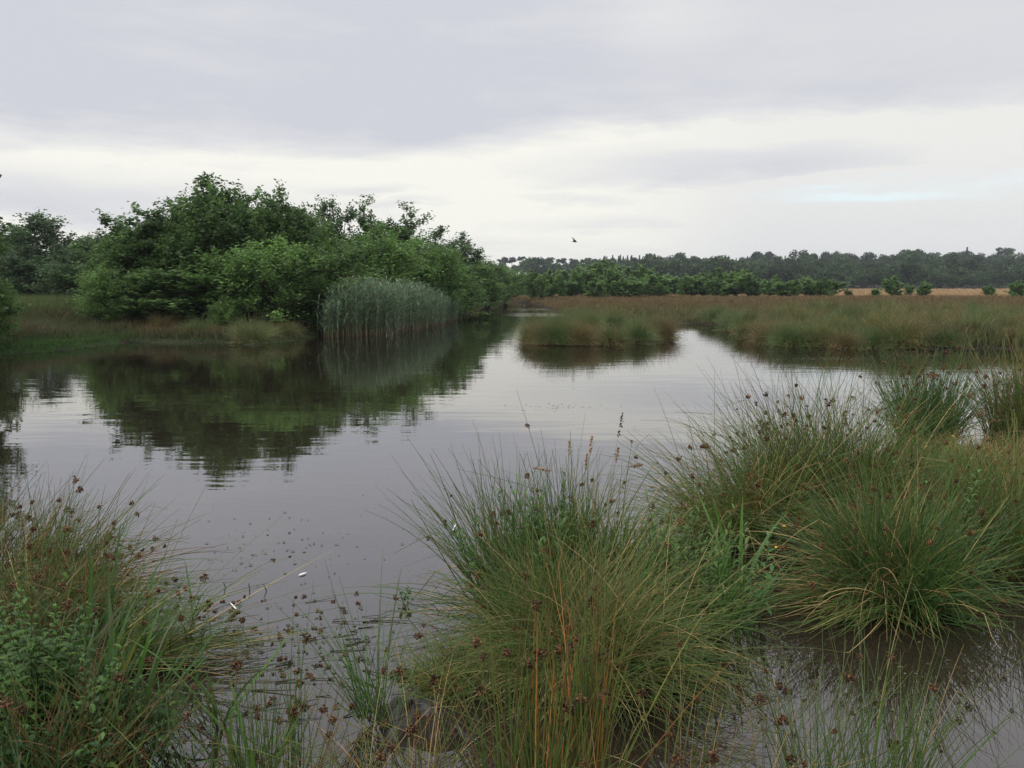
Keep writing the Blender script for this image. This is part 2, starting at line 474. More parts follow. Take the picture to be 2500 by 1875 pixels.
def octa(c, r, col, g, st=1.5):
    """small pointed capsule"""
    ax = nrm(rng.normal(0, 1, 3)); u = nrm(np.cross(ax, [0.3, 0.5, 0.81])); v = np.cross(ax, u)
    ring = [c + r * (u * math.cos(a) + v * math.sin(a)) for a in np.arange(4) * math.pi / 2]
    V = [c - ax * r * st] + ring + [c + ax * r * st]
    F = [(0, 2, 1, 1), (0, 3, 2, 2), (0, 4, 3, 3), (0, 1, 4, 4), (5, 1, 2, 2), (5, 2, 3, 3), (5, 3, 4, 4), (5, 4, 1, 1)]
    return V, F, col


def trimesh(V, F, C, name, mat):
    V = np.array(V, float); F = np.array(F)
    return mesh(name, V, F, C, mat)


def make_seed_head(n, r, spread, cols):
    V, F, C = [], [], []
    for i in range(n):
        d = rng.normal(0, 1, 3); d = d / np.linalg.norm(d); d[2] = d[2] * 0.8 + 0.25
        c = d * r * rng.uniform(0.35, 1.0) * spread
        col = np.array(cols[rng.integers(len(cols))]) * rng.uniform(0.6, 1.4)
        v, f, _ = octa(c, r * rng.uniform(0.16, 0.27), col, None)
        k = len(V); V += list(v); F += [(a + k, b + k, cc + k) for a, b, cc, _ in f]; C += [col] * 6
        # the short stalk that carries the capsule
        s = nrm(np.cross(d, [0.2, 0.9, 0.3])) * r * 0.035; k = len(V)
        V += [-s, s, c]; F += [(k, k + 1, k + 2)]; C += [np.array(cols[0])] * 3
    return trimesh(V, F, C, 'seed_head', M_SEED)


SEEDC = [(0.13, 0.062, 0.024), (0.09, 0.042, 0.018), (0.17, 0.085, 0.034), (0.06, 0.03, 0.015)]
SEEDR = [(0.125, 0.062, 0.030), (0.09, 0.045, 0.022), (0.16, 0.092, 0.042), (0.06, 0.032, 0.018)]
HEADS = [make_seed_head(26, 0.021, 1.0, SEEDC) for _ in range(4)]
HEADS_RED = [make_seed_head(34, 0.021, 1.0, SEEDR) for _ in range(4)]


def rush(label, base, specs, group, nheads=0, heads=HEADS, name='rush_plant', cat='rush', tmin=0.66, tmax=0.86, hscale=1.0, rz=0.0, dead=None, head_from=0):
    """a clump of rushes: foliage, the heads it carries, and a skirt of dead stems where it has one.
    specs: dicts for stems() plus pal, w, rad"""
    root = empty(name, base, rz)
    tag(root, label, cat, group)
    g = Geo(); cand = []
    for si, s in enumerate(specs):
        s = dict(s); pal, w, rad = s.pop('pal'), s.pop('w'), s.pop('rad'); tipa = s.pop('tipa', 0.5)
        P = stems(**s); N, K1, _ = P.shape
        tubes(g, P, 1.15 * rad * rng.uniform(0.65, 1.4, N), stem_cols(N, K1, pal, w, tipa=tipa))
        if si >= head_from: cand.append(P)
    obj('foliage', g.mesh('rush_foliage', M_RUSH, True), root)
    if dead:
        g = Geo(); P = stems(**dead['stems']); N, K1, _ = P.shape
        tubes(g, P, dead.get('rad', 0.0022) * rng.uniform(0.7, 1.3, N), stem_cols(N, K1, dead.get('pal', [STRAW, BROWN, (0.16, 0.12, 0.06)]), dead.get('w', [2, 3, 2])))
        obj('dead_foliage', g.mesh('dead_rush_foliage', M_RUSH, True), root)
    if nheads:
        nheads = int(nheads * (0.62 if heads is HEADS_RED else 0.95))
        Pc = np.concatenate([c if c.shape[1] == cand[0].shape[1] else c[:, :cand[0].shape[1]] for c in cand])
        K = Pc.shape[1] - 1
        score = Pc[:, -2, 2] + 0.5 * np.hypot(Pc[:, -2, 0] - Pc[:, 0, 0].mean(), Pc[:, -2, 1] - Pc[:, 0, 1].mean()) + rng.normal(0, 0.06, len(Pc))
        top = np.argsort(-score)[:max(nheads, int(len(Pc) * 0.45))]; pick = rng.choice(top, min(nheads, len(top)), replace=False)
        for i in pick:
            t = rng.uniform(tmin, tmax) * K; k = min(int(t), K - 1); p = Pc[i, k] * (1 - t + k) + Pc[i, k + 1] * (t - k)
            if p[2] < 0.06: p[2] += 0.02
            o = obj('seed_head', heads[rng.integers(len(heads))], root, p)
            o.rotation_euler = tuple(rng.uniform(0, 6.28, 3)); o.scale = (hscale * rng.uniform(0.45, 1.15),) * 3
    return root


def gp(dx, dy, z=0.0):
    p = W(dx, dy, z); return (float(p[0]), float(p[1]), float(z))


def gbase(dx, dy):
    p = W(dx, dy, 0.03); return (float(p[0]), float(p[1]), max(0.0, gz(p[0], p[1])) - 0.01)


FG = 'rush clumps standing in the shallow water'
# the middle group
rush('tall upright green rush clump amid the pale grass heads, behind the arching tussock', (0.22, 4.55, 0.02), [
    dict(N=720, L=0.68, r_base=0.40, lean=0.50, droop=0.55, pal=[GREEN, DEEP, OLIVE, STRAW], w=[5, 3, 3, 0.7], rad=0.0025, K=7, azs=0.9),
    dict(N=480, L=0.55, r_base=0.46, lean=0.75, droop=1.1, pal=[GREEN, OLIVE, DEEP, STRAW], w=[3, 3, 2, 0.7], rad=0.0024, K=7, center=(0.15, 0), azs=1.0),
    dict(N=45, L=0.95, r_base=0.25, lean=0.35, droop=0.25, pal=[GREEN, OLIVE], w=[2, 1], rad=0.0022, K=7, center=(0.1, 0)),
    dict(N=110, L=0.78, r_base=0.14, lean=0.6, droop=0.5, bias=(-0.42, -0.05), pal=[GREEN, OLIVE], w=[2, 1], rad=0.0024, K=7, center=(-0.28, -0.05))],
    FG, 66, HEADS, dead=dict(stems=dict(N=260, L=0.60, r_base=0.45, lean=1.35, droop=1.3, K=6, kink=0.35)))
rush('broad olive rush tussock arching over the water in front of the tall green clump', (0.30, 3.72, 0.06), [
    dict(N=1900, L=0.54, r_base=0.30, lean=1.0, droop=1.3, pal=[OLIVE, GREEN, YEL, STRAW, (0.10, 0.10, 0.04)], w=[4, 6, 1, 1, 2], rad=0.0017, K=9, azs=1.1),
    dict(N=190, L=0.70, r_base=0.18, lean=0.6, droop=0.75, bias=(-0.45, 0.0), pal=[GREEN, BLUEG, OLIVE], w=[3, 2, 2], rad=0.0018, K=9, center=(-0.15, 0.1)),
    dict(N=380, L=0.70, r_base=0.22, lean=0.8, droop=1.1, bias=(0.45, -0.12), pal=[OLIVE, GREEN, STRAW, (0.10, 0.10, 0.04)], w=[4, 2, 1, 2], rad=0.0017, K=9, center=(0.15, 0), azs=0.8),
    dict(N=420, L=0.50, r_base=0.22, lean=0.35, droop=0.5, pal=[GREEN, DEEP, OLIVE, BROWN], w=[3, 2, 2, 1], rad=0.0018, K=9, center=(-0.08, 0.1), azs=1.2)],
    FG, 22, HEADS, dead=dict(stems=dict(N=520, L=0.42, r_base=0.32, lean=1.4, droop=1.4, K=6, kink=0.3)))
rush('low mossy clump of fine yellowish rush stems beside the floating litter', gbase(990, 1455), [
    dict(N=650, L=0.24, r_base=0.16, lean=1.1, droop=1.0, pal=[YEL, OLIVE, GREEN], w=[3, 3, 2], rad=0.0016, K=5)], FG, 0)
rush('reddish rush clump with orange-tipped stems and many brown heads, in front of the arching tussock', (0.10, 2.62, 0.03), [
    dict(N=290, L=0.64, r_base=0.20, lean=0.22, droop=0.2, pal=[(0.05, 0.085, 0.02), OLIVE, YEL, (0.24, 0.10, 0.025), BROWN], w=[6, 3, 2, 1.0, 1.2], rad=0.0024, K=7, tipa=1.0),
    dict(N=130, L=0.45, r_base=0.25, lean=0.5, droop=0.5, pal=[OLIVE, STRAW, BROWN, RED], w=[2, 0.8, 2, 1.5], rad=0.0016, K=7)],
    FG, 46, HEADS_RED, tmin=0.72, tmax=0.97)
# the group to the east
rush('tallest domed rush tussock fringed with small dark heads', (2.28, 6.15, 0.05), [
    dict(N=1250, L=0.98, r_base=0.42, lean=0.58, droop=0.85, azs=0.8, pal=[GREEN, DEEP, OLIVE, STRAW], w=[4, 3, 4, 0.5], rad=0.0026, K=8),
    dict(N=350, L=0.95, r_base=0.3, lean=0.9, droop=1.1, pal=[OLIVE, BROWN, STRAW], w=[4, 2, 1], rad=0.0024, K=8)],
    FG, 95, HEADS, hscale=1.05, tmin=0.7, tmax=0.92, dead=dict(stems=dict(N=380, L=0.60, r_base=0.40, lean=1.35, droop=1.3, K=6, kink=0.35)))
rush('low rush mound arching west over the open water beside the tallest tussock', (1.62, 5.9, 0.03), [
    dict(N=1000, L=0.85, r_base=0.32, lean=0.95, droop=1.1, bias=(-0.18, 0.05), pal=[GREEN, OLIVE, BROWN, STRAW], w=[4, 4, 1.5, 1], rad=0.0024, K=8)],
    FG, 42, HEADS, tmin=0.75, tmax=0.95)
rush('deep green fan of rushes mirrored with its heads in the brown water', (2.22, 4.72, 0.02), [
    dict(N=1200, L=0.64, r_base=0.28, lean=0.85, droop=0.5, azs=0.8, pal=[GREEN, BLUEG, DEEP, OLIVE, STRAW], w=[4, 3, 3, 2, 0.4], rad=0.0026, K=8),
    dict(N=420, L=0.85, r_base=0.2, lean=0.8, droop=0.9, bias=(-0.5, -0.1), pal=[OLIVE, GREEN, STRAW], w=[3, 3, 1.4], rad=0.0022, K=8, center=(-0.1, 0)),
    dict(N=300, L=0.45, r_base=0.24, lean=1.2, droop=0.9, pal=[(0.05, 0.10, 0.025), GREEN], w=[2, 2], rad=0.0026, K=8)],
    FG, 60, HEADS, hscale=1.1, tmin=0.75, tmax=0.95, dead=dict(stems=dict(N=300, L=0.50, r_base=0.28, lean=1.35, droop=1.3, K=6, kink=0.35)))
rush('leaning rush clump at the water gap east of the deep green fan', (3.12, 5.25, 0.0), [
    dict(N=620, L=0.85, r_base=0.24, lean=0.75, droop=0.5, bias=(0.1, 0), pal=[GREEN, OLIVE, BROWN, BLUEG], w=[3, 3, 1, 2], rad=0.0026, K=8)],
    FG, 45, HEADS)
rush('rush clump filling the hollow behind the deep green fan, olive and brown', (2.75, 5.6, 0.03), [
    dict(N=800, L=0.62, r_base=0.42, lean=0.7, droop=0.9, pal=[OLIVE, BROWN, GREEN, RED], w=[4, 2, 4, 0.6], rad=0.0024, K=8)],
    FG, 40, HEADS_RED)
rush('upright stiff rush clump with a dense row of dark heads, standing apart in the water', (4.75, 9.7, 0.0), [
    dict(N=700, L=0.96, r_base=0.30, lean=0.42, droop=0.2, pal=[GREEN, BLUEG, DEEP, OLIVE], w=[3, 2, 4, 1], rad=0.0032, K=6),
    dict(N=260, L=0.6, r_base=0.32, lean=0.6, droop=0.6, pal=[BROWN, OLIVE], w=[2, 2], rad=0.003, K=6)],
    FG, 85, HEADS, hscale=1.5, tmin=0.8, tmax=1.0)
rush('olive rush thicket beside the water gap, east of the upright stiff clump', (6.15, 9.8, 0.0), [
    dict(N=1300, L=1.0, r_base=0.6, lean=0.5, droop=0.5, pal=[OLIVE, GREEN, BROWN, STRAW], w=[4, 3, 2, 0.5], rad=0.0034, K=6)],
    FG, 50, HEADS, hscale=1.3)
rush('rusty low rush sward between the tallest tussock and the olive thicket', (4.75, 7.75, 0.0), [
    dict(N=1500, L=0.36, r_base=0.8, lean=0.6, droop=1.3, pal=[RED, BROWN, OLIVE, STRAW, YEL], w=[3, 3, 3, 1, 1], rad=0.0028, K=6, azs=2.0)],
    FG, 20, HEADS_RED)
rush('short green rush clump at the foot of the upright stiff clump', (3.75, 7.6, 0.0), [
    dict(N=900, L=0.42, r_base=0.5, lean=0.7, droop=1.0, pal=[GREEN, OLIVE, YEL], w=[4, 4, 1], rad=0.0026, K=6, azs=1.2)],
    FG, 12, HEADS)
# the bottom edge
rush('sparse spindly rushes with loose brown heads over the floating litter', (-0.90, 2.68, 0.0), [
    dict(N=110, L=0.6, r_base=0.22, lean=0.25, droop=0.25, pal=[GREEN, BLUEG, OLIVE], w=[4, 2, 3], rad=0.0018, K=7),
    dict(N=70, L=0.5, r_base=0.25, lean=0.35, droop=0.3, bias=(0.3, 0), pal=[OLIVE, BROWN, GREEN], w=[3, 2, 2], rad=0.0016, K=7, center=(0.15, 0))],
    FG, 34, HEADS_RED)
rush('thin open rush tuft springing from the black peat hump', (-0.55, 3.33, 0.03), [
    dict(N=85, L=0.52, r_base=0.09, lean=0.6, droop=0.2, pal=[GREEN, BLUEG], w=[2, 2], rad=0.0018, K=6)],
    FG, 7, HEADS_RED)
rush('straw-coloured fallen rushes sprawling by the black peat hump', (-0.35, 2.75, 0.02), [
    dict(N=120, L=0.5, r_base=0.18, lean=0.9, droop=0.6, bias=(-0.12, 0.1), pal=[OLIVE, STRAW, BROWN], w=[4, 1.2, 2], rad=0.0015, K=6)],
    FG, 26, HEADS_RED)
rush('loose mixed rushes with dry stems crossing, south of the dark pool', (0.68, 2.62, 0.0), [
    dict(N=95, L=0.52, r_base=0.28, lean=0.55, droop=0.5, bias=(0.15, 0), pal=[OLIVE, STRAW, BROWN, GREEN], w=[3, 1, 2, 2], rad=0.0016, K=7, kink=0.06)],
    FG, 26, HEADS_RED)
rush('bright green rush tuft leaning east beside the plain brown water', (1.12, 2.66, 0.0), [
    dict(N=230, L=0.58, r_base=0.2, lean=0.3, droop=0.2, bias=(0.12, 0), pal=[GREEN, (0.055, 0.09, 0.03), OLIVE, STRAW], w=[4, 3, 3, 0.6], rad=0.0018, K=7)],
    FG, 16, HEADS_RED)
# the west bank
WB = 'rush clumps on the near west bank'
rush('brown-headed rushes leaning east over the pond from the bank edge', (-3.12, 5.05, 0.02), [
    dict(N=460, L=0.58, r_base=0.40, lean=0.5, droop=0.4, bias=(0.5, 0.0), pal=[OLIVE, BROWN, GREEN, STRAW], w=[4, 2, 4, 0.5], rad=0.0022, K=7),
    dict(N=340, L=0.60, r_base=0.3, lean=0.5, droop=0.4, bias=(0.62, -0.1), pal=[OLIVE, BROWN, GREEN], w=[4, 3, 3], rad=0.0024, K=7, center=(0.5, -0.25))],
    WB, 60, HEADS, hscale=1.2)
rush('tangled rushes mixed with dry stalks behind the leafy mint', (-2.45, 4.1, 0.06), [
    dict(N=560, L=0.46, r_base=0.4, lean=0.55, droop=0.6, bias=(0.1, 0), pal=[OLIVE, BROWN, GREEN, STRAW], w=[3, 2, 4, 1], rad=0.0020, K=7, kink=0.1)],
    WB, 50, HEADS_RED, dead=dict(stems=dict(N=300, L=0.45, r_base=0.45, lean=1.35, droop=1.3, K=6, kink=0.35)))
rush('flattened rushes trailing onto the pond with heads in the water', (-1.86, 3.9, 0.03), [
    dict(N=190, L=0.72, r_base=0.14, lean=0.3, droop=0.3, bias=(0.95, 0.26), pal=[OLIVE, GREEN, (0.12, 0.11, 0.05), STRAW], w=[4, 2, 3, 1], rad=0.0023, K=8),
    dict(N=60, L=0.45, r_base=0.15, lean=0.4, droop=0.2, bias=(0.5, 0.1), pal=[GREEN, BLUEG], w=[2, 1], rad=0.0024, K=8)],
    WB, 24, HEADS, tmin=0.85, tmax=1.0)
rush('dark tuft of rush and rotting stems at the west bank corner', (-1.5, 2.8, 0.04), [
    dict(N=300, L=0.38, r_base=0.3, lean=0.7, droop=0.7, bias=(0.1, 0), pal=[DEEP, OLIVE, BROWN], w=[3, 3, 3], rad=0.0022, K=6)],
    WB, 14, HEADS_RED)
rush('brown rush stalks rising through the mint leaves', (-2.0, 3.2, 0.08), [
    dict(N=150, L=0.5, r_base=0.5, lean=0.35, droop=0.25, pal=[OLIVE, RED, DEEP, BROWN], w=[3, 0.8, 3, 2], rad=0.0017, K=6)],
    WB, 34, HEADS_RED)

# ------------------------------------------------------------------ grasses with blades
def grass(label, base, specs, name='grass_plant', cat='grass clump', group=None, mat=None):
    root = empty(name, base); tag(root, label, cat, group)
    g = Geo()
    for s in specs:
        s = dict(s); pal, w, wd_ = s.pop('pal'), s.pop('w'), s.pop('width'); tipa = s.pop('tipa', 0.25)
        P = stems(**s); N, K1, _ = P.shape
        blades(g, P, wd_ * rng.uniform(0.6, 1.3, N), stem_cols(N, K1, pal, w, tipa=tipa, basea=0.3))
    obj('foliage', g.mesh('grass_foliage', mat or M_HERB), root)
    return root


LIME = (0.065, 0.135, 0.026); MIDG = (0.045, 0.10, 0.026); PALE = (0.11, 0.15, 0.075)
GG = 'broad-bladed grass clumps'
grass('bright green grass growing up through the tall rush clump', (0.02, 4.45, 0.03), [
    dict(N=170, L=0.66, r_base=0.25, lean=0.4, droop=0.9, pal=[LIME, MIDG, PALE], w=[3, 4, 1], width=0.008, K=7),
    dict(N=150, L=0.55, r_base=0.3, lean=0.5, droop=1.0, pal=[LIME, MIDG, YEL], w=[2, 3, 1], width=0.007, K=7, center=(0.55, 0.1))], group=GG)
grass('wide grass blades standing at the edge of the west bank', (-1.62, 3.35, 0.06), [
    dict(N=45, L=0.42, r_base=0.22, lean=0.45, droop=0.7, bias=(0.12, 0), pal=[LIME, MIDG, PALE, YEL], w=[3, 4, 1, 0.6], width=0.011, K=6),
    dict(N=120, L=0.28, r_base=0.36, lean=0.6, droop=0.9, pal=[MIDG, DEEP, OLIVE], w=[4, 3, 2], width=0.006, K=6)], group=GG)
grass('tall pale grass blades among the tangled west bank rushes', (-1.95, 3.85, 0.06), [
    dict(N=30, L=0.52, r_base=0.3, lean=0.4, droop=0.6, bias=(0.1, 0), pal=[LIME, PALE, MIDG], w=[3, 1.5, 3], width=0.012, K=6),
    dict(N=140, L=0.32, r_base=0.5, lean=0.6, droop=1.0, pal=[MIDG, DEEP, OLIVE, YEL], w=[4, 3, 2, 1], width=0.005, K=6)], group=GG)
grass('dim short grass under the mint at the bank corner', (-1.7, 2.75, 0.08), [
    dict(N=320, L=0.30, r_base=0.55, lean=0.6, droop=1.0, pal=[DEEP, MIDG, OLIVE, BROWN], w=[4, 3, 2, 1.5], width=0.004, K=5)], group=GG)
grass('leafy green grass fringe at the waterline of the deep green fan', (2.20, 4.55, 0.0), [
    dict(N=150, L=0.3, r_base=0.28, lean=1.0, droop=0.7, pal=[LIME, MIDG, GREEN], w=[2, 3, 2], width=0.007, K=6)], group=GG)
grass('single broad grass shoot beside the willowherb', (1.31, 4.75, 0.0), [
    dict(N=9, L=0.55, r_base=0.06, lean=0.5, droop=0.7, pal=[LIME, MIDG], w=[2, 1], width=0.012, K=6)], group=GG)
for (x, y, L_, n, lb) in ((-1.02, 3.02, 0.36, 7, 'young reed shoot with drooping blades at the litter edge'), (-0.86, 2.74, 0.40, 6, 'upright green reed shoot among the spindly rushes'), (-1.2, 3.35, 0.42, 6, 'green reed shoot leaning from the bank over still water')):
    grass(lb, (x, y, 0.0), [dict(N=n, L=L_, r_base=0.03, lean=0.6, droop=0.6, pal=[LIME, MIDG], w=[2, 2], width=0.011, K=6)], name='reed_shoot_plant', cat='reed shoot', group='reed shoots by the near bank')


# ------------------------------------------------------------------ leafy herbs
def herb(label, base, n, H, spread, leaf, wid, pal, pairs, name, cat, group, tooth=True, droop=0.2, step=0.045):
    """many stems, each with leaves of its own along it"""
    root = empty(name, base); tag(root, label, cat, group)
    gs, gl = Geo(), Geo()
    P = stems(N=n, L=H, r_base=spread, lean=0.35, droop=0.25, K=6, kink=0.0)
    tubes(gs, P, 0.0028, stem_cols(n, 7, [(0.05, 0.07, 0.02), (0.07, 0.05, 0.03)], [3, 1]), taper=0.6)
    pal = np.array(pal)
    for i in range(n):
        nn = max(3, int(H / step * rng.uniform(0.7, 1.1)))
        for j in range(nn):
            t = (0.22 + 0.78 * j / max(1, nn - 1)) * 6; k = min(int(t), 5); p = P[i, k] * (1 - t + k) + P[i, k + 1] * (t - k)
            a0 = (j % 2) * math.pi / 2 + i * 1.3 + rng.normal(0, 0.25)
            sz = leaf * (1.1 - 0.55 * (t / 6) ** 2) * rng.uniform(0.75, 1.2)
            for q in range(pairs):
                a = a0 + q * 2 * math.pi / pairs + (rng.random() * 6 if pairs == 1 else 0)
                e0 = 0.55 + 0.5 * (t / 6) + rng.normal(0, 0.12)
                col = pal[rng.integers(len(pal))] * rng.uniform(0.75, 1.25)
                K = 6
                pts, cur, ee = [p], p.copy(), e0
                for s_ in range(K - 1):
                    d = np.array([math.cos(a) * math.cos(ee), math.sin(a) * math.cos(ee), math.sin(ee)])
                    cur = cur + d * sz / (K - 1); pts.append(cur.copy()); ee -= droop * 1.4
                pts = np.array(pts)
                side = np.array([-math.sin(a), math.cos(a), 0]); nrmv = np.array([-math.cos(a) * math.sin(e0), -math.sin(a) * math.sin(e0), math.cos(e0)])
                prof = np.array([0.08, 0.75, 1.0, 0.8, 0.45, 0.02])
                if tooth: prof = prof * np.array([1, 1.0, 0.92, 1.12, 0.9, 1])
                w = sz * wid * prof
                V = np.stack([pts - side * w[:, None] + nrmv * (w * 0.35)[:, None], pts, pts + side * w[:, None] + nrmv * (w * 0.35)[:, None]], 1).reshape(-1, 3)
                F = [(3 * r_ + c, 3 * r_ + c + 1, 3 * r_ + c + 4, 3 * r_ + c + 3) for r_ in range(K - 1) for c in (0, 1)]
                gl.add(V, F, col)
    obj('stem', gs.mesh('herb_stem', M_HERB), root)
    obj('foliage', gl.mesh('herb_foliage', M_HERB), root)
    return root


HB = 'leafy mint plants on the near west bank'
MINT = [(0.060, 0.122, 0.020), (0.048, 0.105, 0.019), (0.075, 0.142, 0.024), (0.036, 0.082, 0.018)]
DARKM = [(0.03, 0.072, 0.02), (0.038, 0.085, 0.022), (0.025, 0.06, 0.018)]
for (x, y, n, H, sp_, pal, lb) in (
        (-1.72, 3.22, 20, 0.40, 0.22, MINT, 'bright green mint clump in the middle of the bank, with the fullest toothed leaves'),
        (-2.12, 3.4, 16, 0.32, 0.20, MINT, 'lime green mint clump behind the fullest one, beneath dry crossing stalks'),
        (-2.15, 3.0, 18, 0.34, 0.22, MINT, 'mint clump at the picture edge with pale upright tips'),
        (-1.45, 2.95, 12, 0.30, 0.18, MINT + DARKM, 'mint clump closest to the pond water, half hidden by wide grass blades'),
        (-1.85, 2.72, 16, 0.24, 0.25, DARKM, 'dark low mint leaves at the bottom of the bank'),
        (-2.7, 4.2, 9, 0.30, 0.25, MINT + DARKM, 'small mint clump beneath the leaning brown-headed rushes')):
    herb(lb, (x, y, max(0.02, gz(x, y))), int(n * 1.5), H, sp_, 0.062, 0.24, pal, 2, 'mint_plant', 'mint plant', HB, step=0.034)
WH = [(0.050, 0.112, 0.022), (0.062, 0.13, 0.024), (0.038, 0.085, 0.02)]
WG = 'willowherb plants in the rush clumps'
herb('dense green willowherb clump on the east side of the arching tussock', (0.98, 4.38, 0.02), 70, 0.50, 0.30, 0.085, 0.10, [(0.062, 0.125, 0.022), (0.075, 0.14, 0.025), (0.05, 0.105, 0.02), (0.09, 0.12, 0.03)], 1, 'willowherb_plant', 'willowherb', WG, tooth=False, step=0.026)
grass('long green grass blades woven through the willowherb', (0.95, 4.36, 0.0), [dict(N=230, L=0.48, r_base=0.34, lean=0.5, droop=0.9, pal=[LIME, MIDG, GREEN, STRAW], w=[3, 3, 3, 0.4], width=0.0055, K=6)], group=GG)
herb('bright willowherb leaves inside the tall rush clump', (0.02, 4.35, 0.05), 26, 0.62, 0.2, 0.09, 0.14, WH, 1, 'willowherb_plant', 'willowherb', WG, tooth=False, step=0.03)
herb('willowherb shoot with pale pointed tip by the dark pool', (1.36, 4.45, 0.0), 3, 0.42, 0.04, 0.10, 0.15, [(0.06, 0.14, 0.04)], 1, 'willowherb_plant', 'willowherb', WG, tooth=False)
herb('small willowherb shoots poking from the south skirt of the arching tussock', (0.85, 3.72, 0.0), 6, 0.26, 0.10, 0.06, 0.2, WH, 2, 'willowherb_plant', 'willowherb', WG, tooth=False)
herb('willowherb with upright leaves in the hollow of the deep green fan', (2.75, 5.25, 0.05), 6, 0.6, 0.12, 0.08, 0.16, WH, 2, 'willowherb_plant', 'willowherb', WG, tooth=False)
herb('tiny green water plant rosette alone on the still pond', gp(878, 1305), 3, 0.07, 0.02, 0.05, 0.22, WH, 2, 'water_plant', 'water plant', 'floating water plants', tooth=False, step=0.02)


# ------------------------------------------------------------------ grass stalks with seed panicles
def stalk(label, tip, base, hl, hr, bent=0.0, col=(0.30, 0.19, 0.10)):
    root = empty('grass_stalk_plant', base); tag(root, label, 'grass stalk', 'flowering grass stalks above the tall rush clump')
    t = np.linspace(0, 1, 9)[:, None]; e = np.array(tip) - np.array(base)
    P = e * t + np.array([e[0] * -0.3, 0, 0.02]) * (t * (1 - t))
    g = Geo(); tubes(g, P[None], 0.0016, np.tile(np.array([0.12, 0.12, 0.05]), (1, 9, 1)), taper=0.5)
    obj('stem', g.mesh('stalk_stem', M_RUSH), root)
    V, F, C = [], [], []
    d = nrm(P[-1] - P[-3]) if not bent else nrm(np.array([bent, 0, 0.15]))
    for i in range(46):
        s = rng.random(); c = P[-1] + d * hl * (s - (0.8 if not bent else 0.0)) + rng.normal(0, 1, 3) * hr * math.sin(math.pi * (0.1 + 0.85 * s)) * 0.7
        v, f, _ = octa(c, 0.0032 * rng.uniform(0.7, 1.3), None, None, 2.4)
        k = len(V); V += list(v); F += [(a + k, b + k, q + k) for a, b, q, _ in f]; C += [np.array(col) * rng.uniform(0.6, 1.3)] * 6
    obj('seed_head', trimesh(V, F, C, 'panicle_seed_head', M_SEED), root)


for (dx, dy, Y, hl, hr, bent, col, lb) in (
        (1343, 903, 4.5, 0.13, 0.008, 0, (0.13, 0.085, 0.045), 'tallest dark grass stalk rising highest over the pond'),
        (1278, 948, 4.6, 0.10, 0.006, 0, (0.34, 0.21, 0.12), 'pale pinkish grass stalk just west of the tallest dark one'),
        (1230, 958, 4.6, 0.08, 0.006, 0, (0.26, 0.17, 0.10), 'short fawn grass stalk beside a dark rush head'),
        (1335, 972, 4.5, 0.09, 0.006, 0, (0.32, 0.2, 0.12), 'slanting tan grass stalk under the tallest dark one'),
        (1268, 985, 4.5, 0.09, 0.006, 0, (0.36, 0.22, 0.13), 'low pinkish grass stalk half sunk in the rushes'),
        (1190, 1016, 4.5, 0.10, 0.006, -1, (0.42, 0.24, 0.13), 'bent orange grass stalk nodding west over the water'),
        (1360, 1008, 4.5, 0.07, 0.008, 1, (0.30, 0.19, 0.11), 'drooping tan grass stalk nodding east')):
    tp = D(dx, dy, Y); bx = tp[0] * 0.55 + 0.12
    stalk(lb, tp, (bx, Y + 0.02, 0.03), hl, hr, bent, col)


# ------------------------------------------------------------------ buttercups
def buttercup(label, p):
    x, y, z = p; b = (x + rng.normal(0, 0.04), y + 0.05, max(0.02, z - 0.55)); root = empty('buttercup', b); tag(root, label, 'flower', 'yellow buttercups in the rushes')
    e = np.array([x, y, z]) - np.array(b); t = np.linspace(0, 1, 6)[:, None]
    g = Geo(); tubes(g, (e * t + np.array([0.03, 0, 0]) * t * (1 - t))[None], 0.0012, np.tile(np.array(GREEN), (1, 6, 1)), taper=0.3)
    obj('stem', g.mesh('buttercup_stem', M_RUSH), root)
    g = Geo()
    for k in range(5):
        a = k * 2 * math.pi / 5
        rad, tan_ = np.array([math.cos(a), math.sin(a), 0]), np.array([-math.sin(a), math.cos(a), 0])
        rows = [(0.0, 0.001, 0), (0.006, 0.0055, 0.002), (0.011, 0.007, 0.006), (0.014, 0.0035, 0.009)]
        V = [e + rad * r_ + tan_ * s_ * w_ + np.array([0, 0, h_]) for r_, w_, h_ in rows for s_ in (-1, 0, 1)]
        g.add(V, [(3 * i + c, 3 * i + c + 1, 3 * i + c + 4, 3 * i + c + 3) for i in range(3) for c in (0, 1)], (0.7, 0.5, 0.02))
    o = obj('petal_flower', g.mesh('buttercup_petal', M_PETAL), root)


for (dx, dy, Y, lb) in ((1676, 1184, 5.15, 'lowest yellow buttercup beside the sprawling stems of the deep green fan'), (1693, 1139, 5.2, 'yellow buttercup just above the lowest one'),
                        (1912, 960, 6.0, 'yellow buttercup against the east flank of the tallest tussock'), (2028, 1006, 6.6, 'yellow buttercup over the rusty sward'),
                        (2058, 943, 7.4, 'brightest yellow buttercup at the foot of the upright stiff clump'), (2000, 966, 7.0, 'faint yellow buttercup between two brighter ones')):
    buttercup(lb, D(dx, dy, Y))


# ------------------------------------------------------------------ litter on the water
def tube_obj(name, P, rad, col, mat, label, cat, group):
    b = np.array(P[0]); P = np.array(P, float)
    root = None
    g = Geo(); tubes(g, (P - b)[None], rad, np.tile(np.array(col), (1, len(P), 1)), sides=5, taper=0.4)
    o = obj(name, g.mesh(name, mat), None, b); tag(o, label, cat, group)
    return o


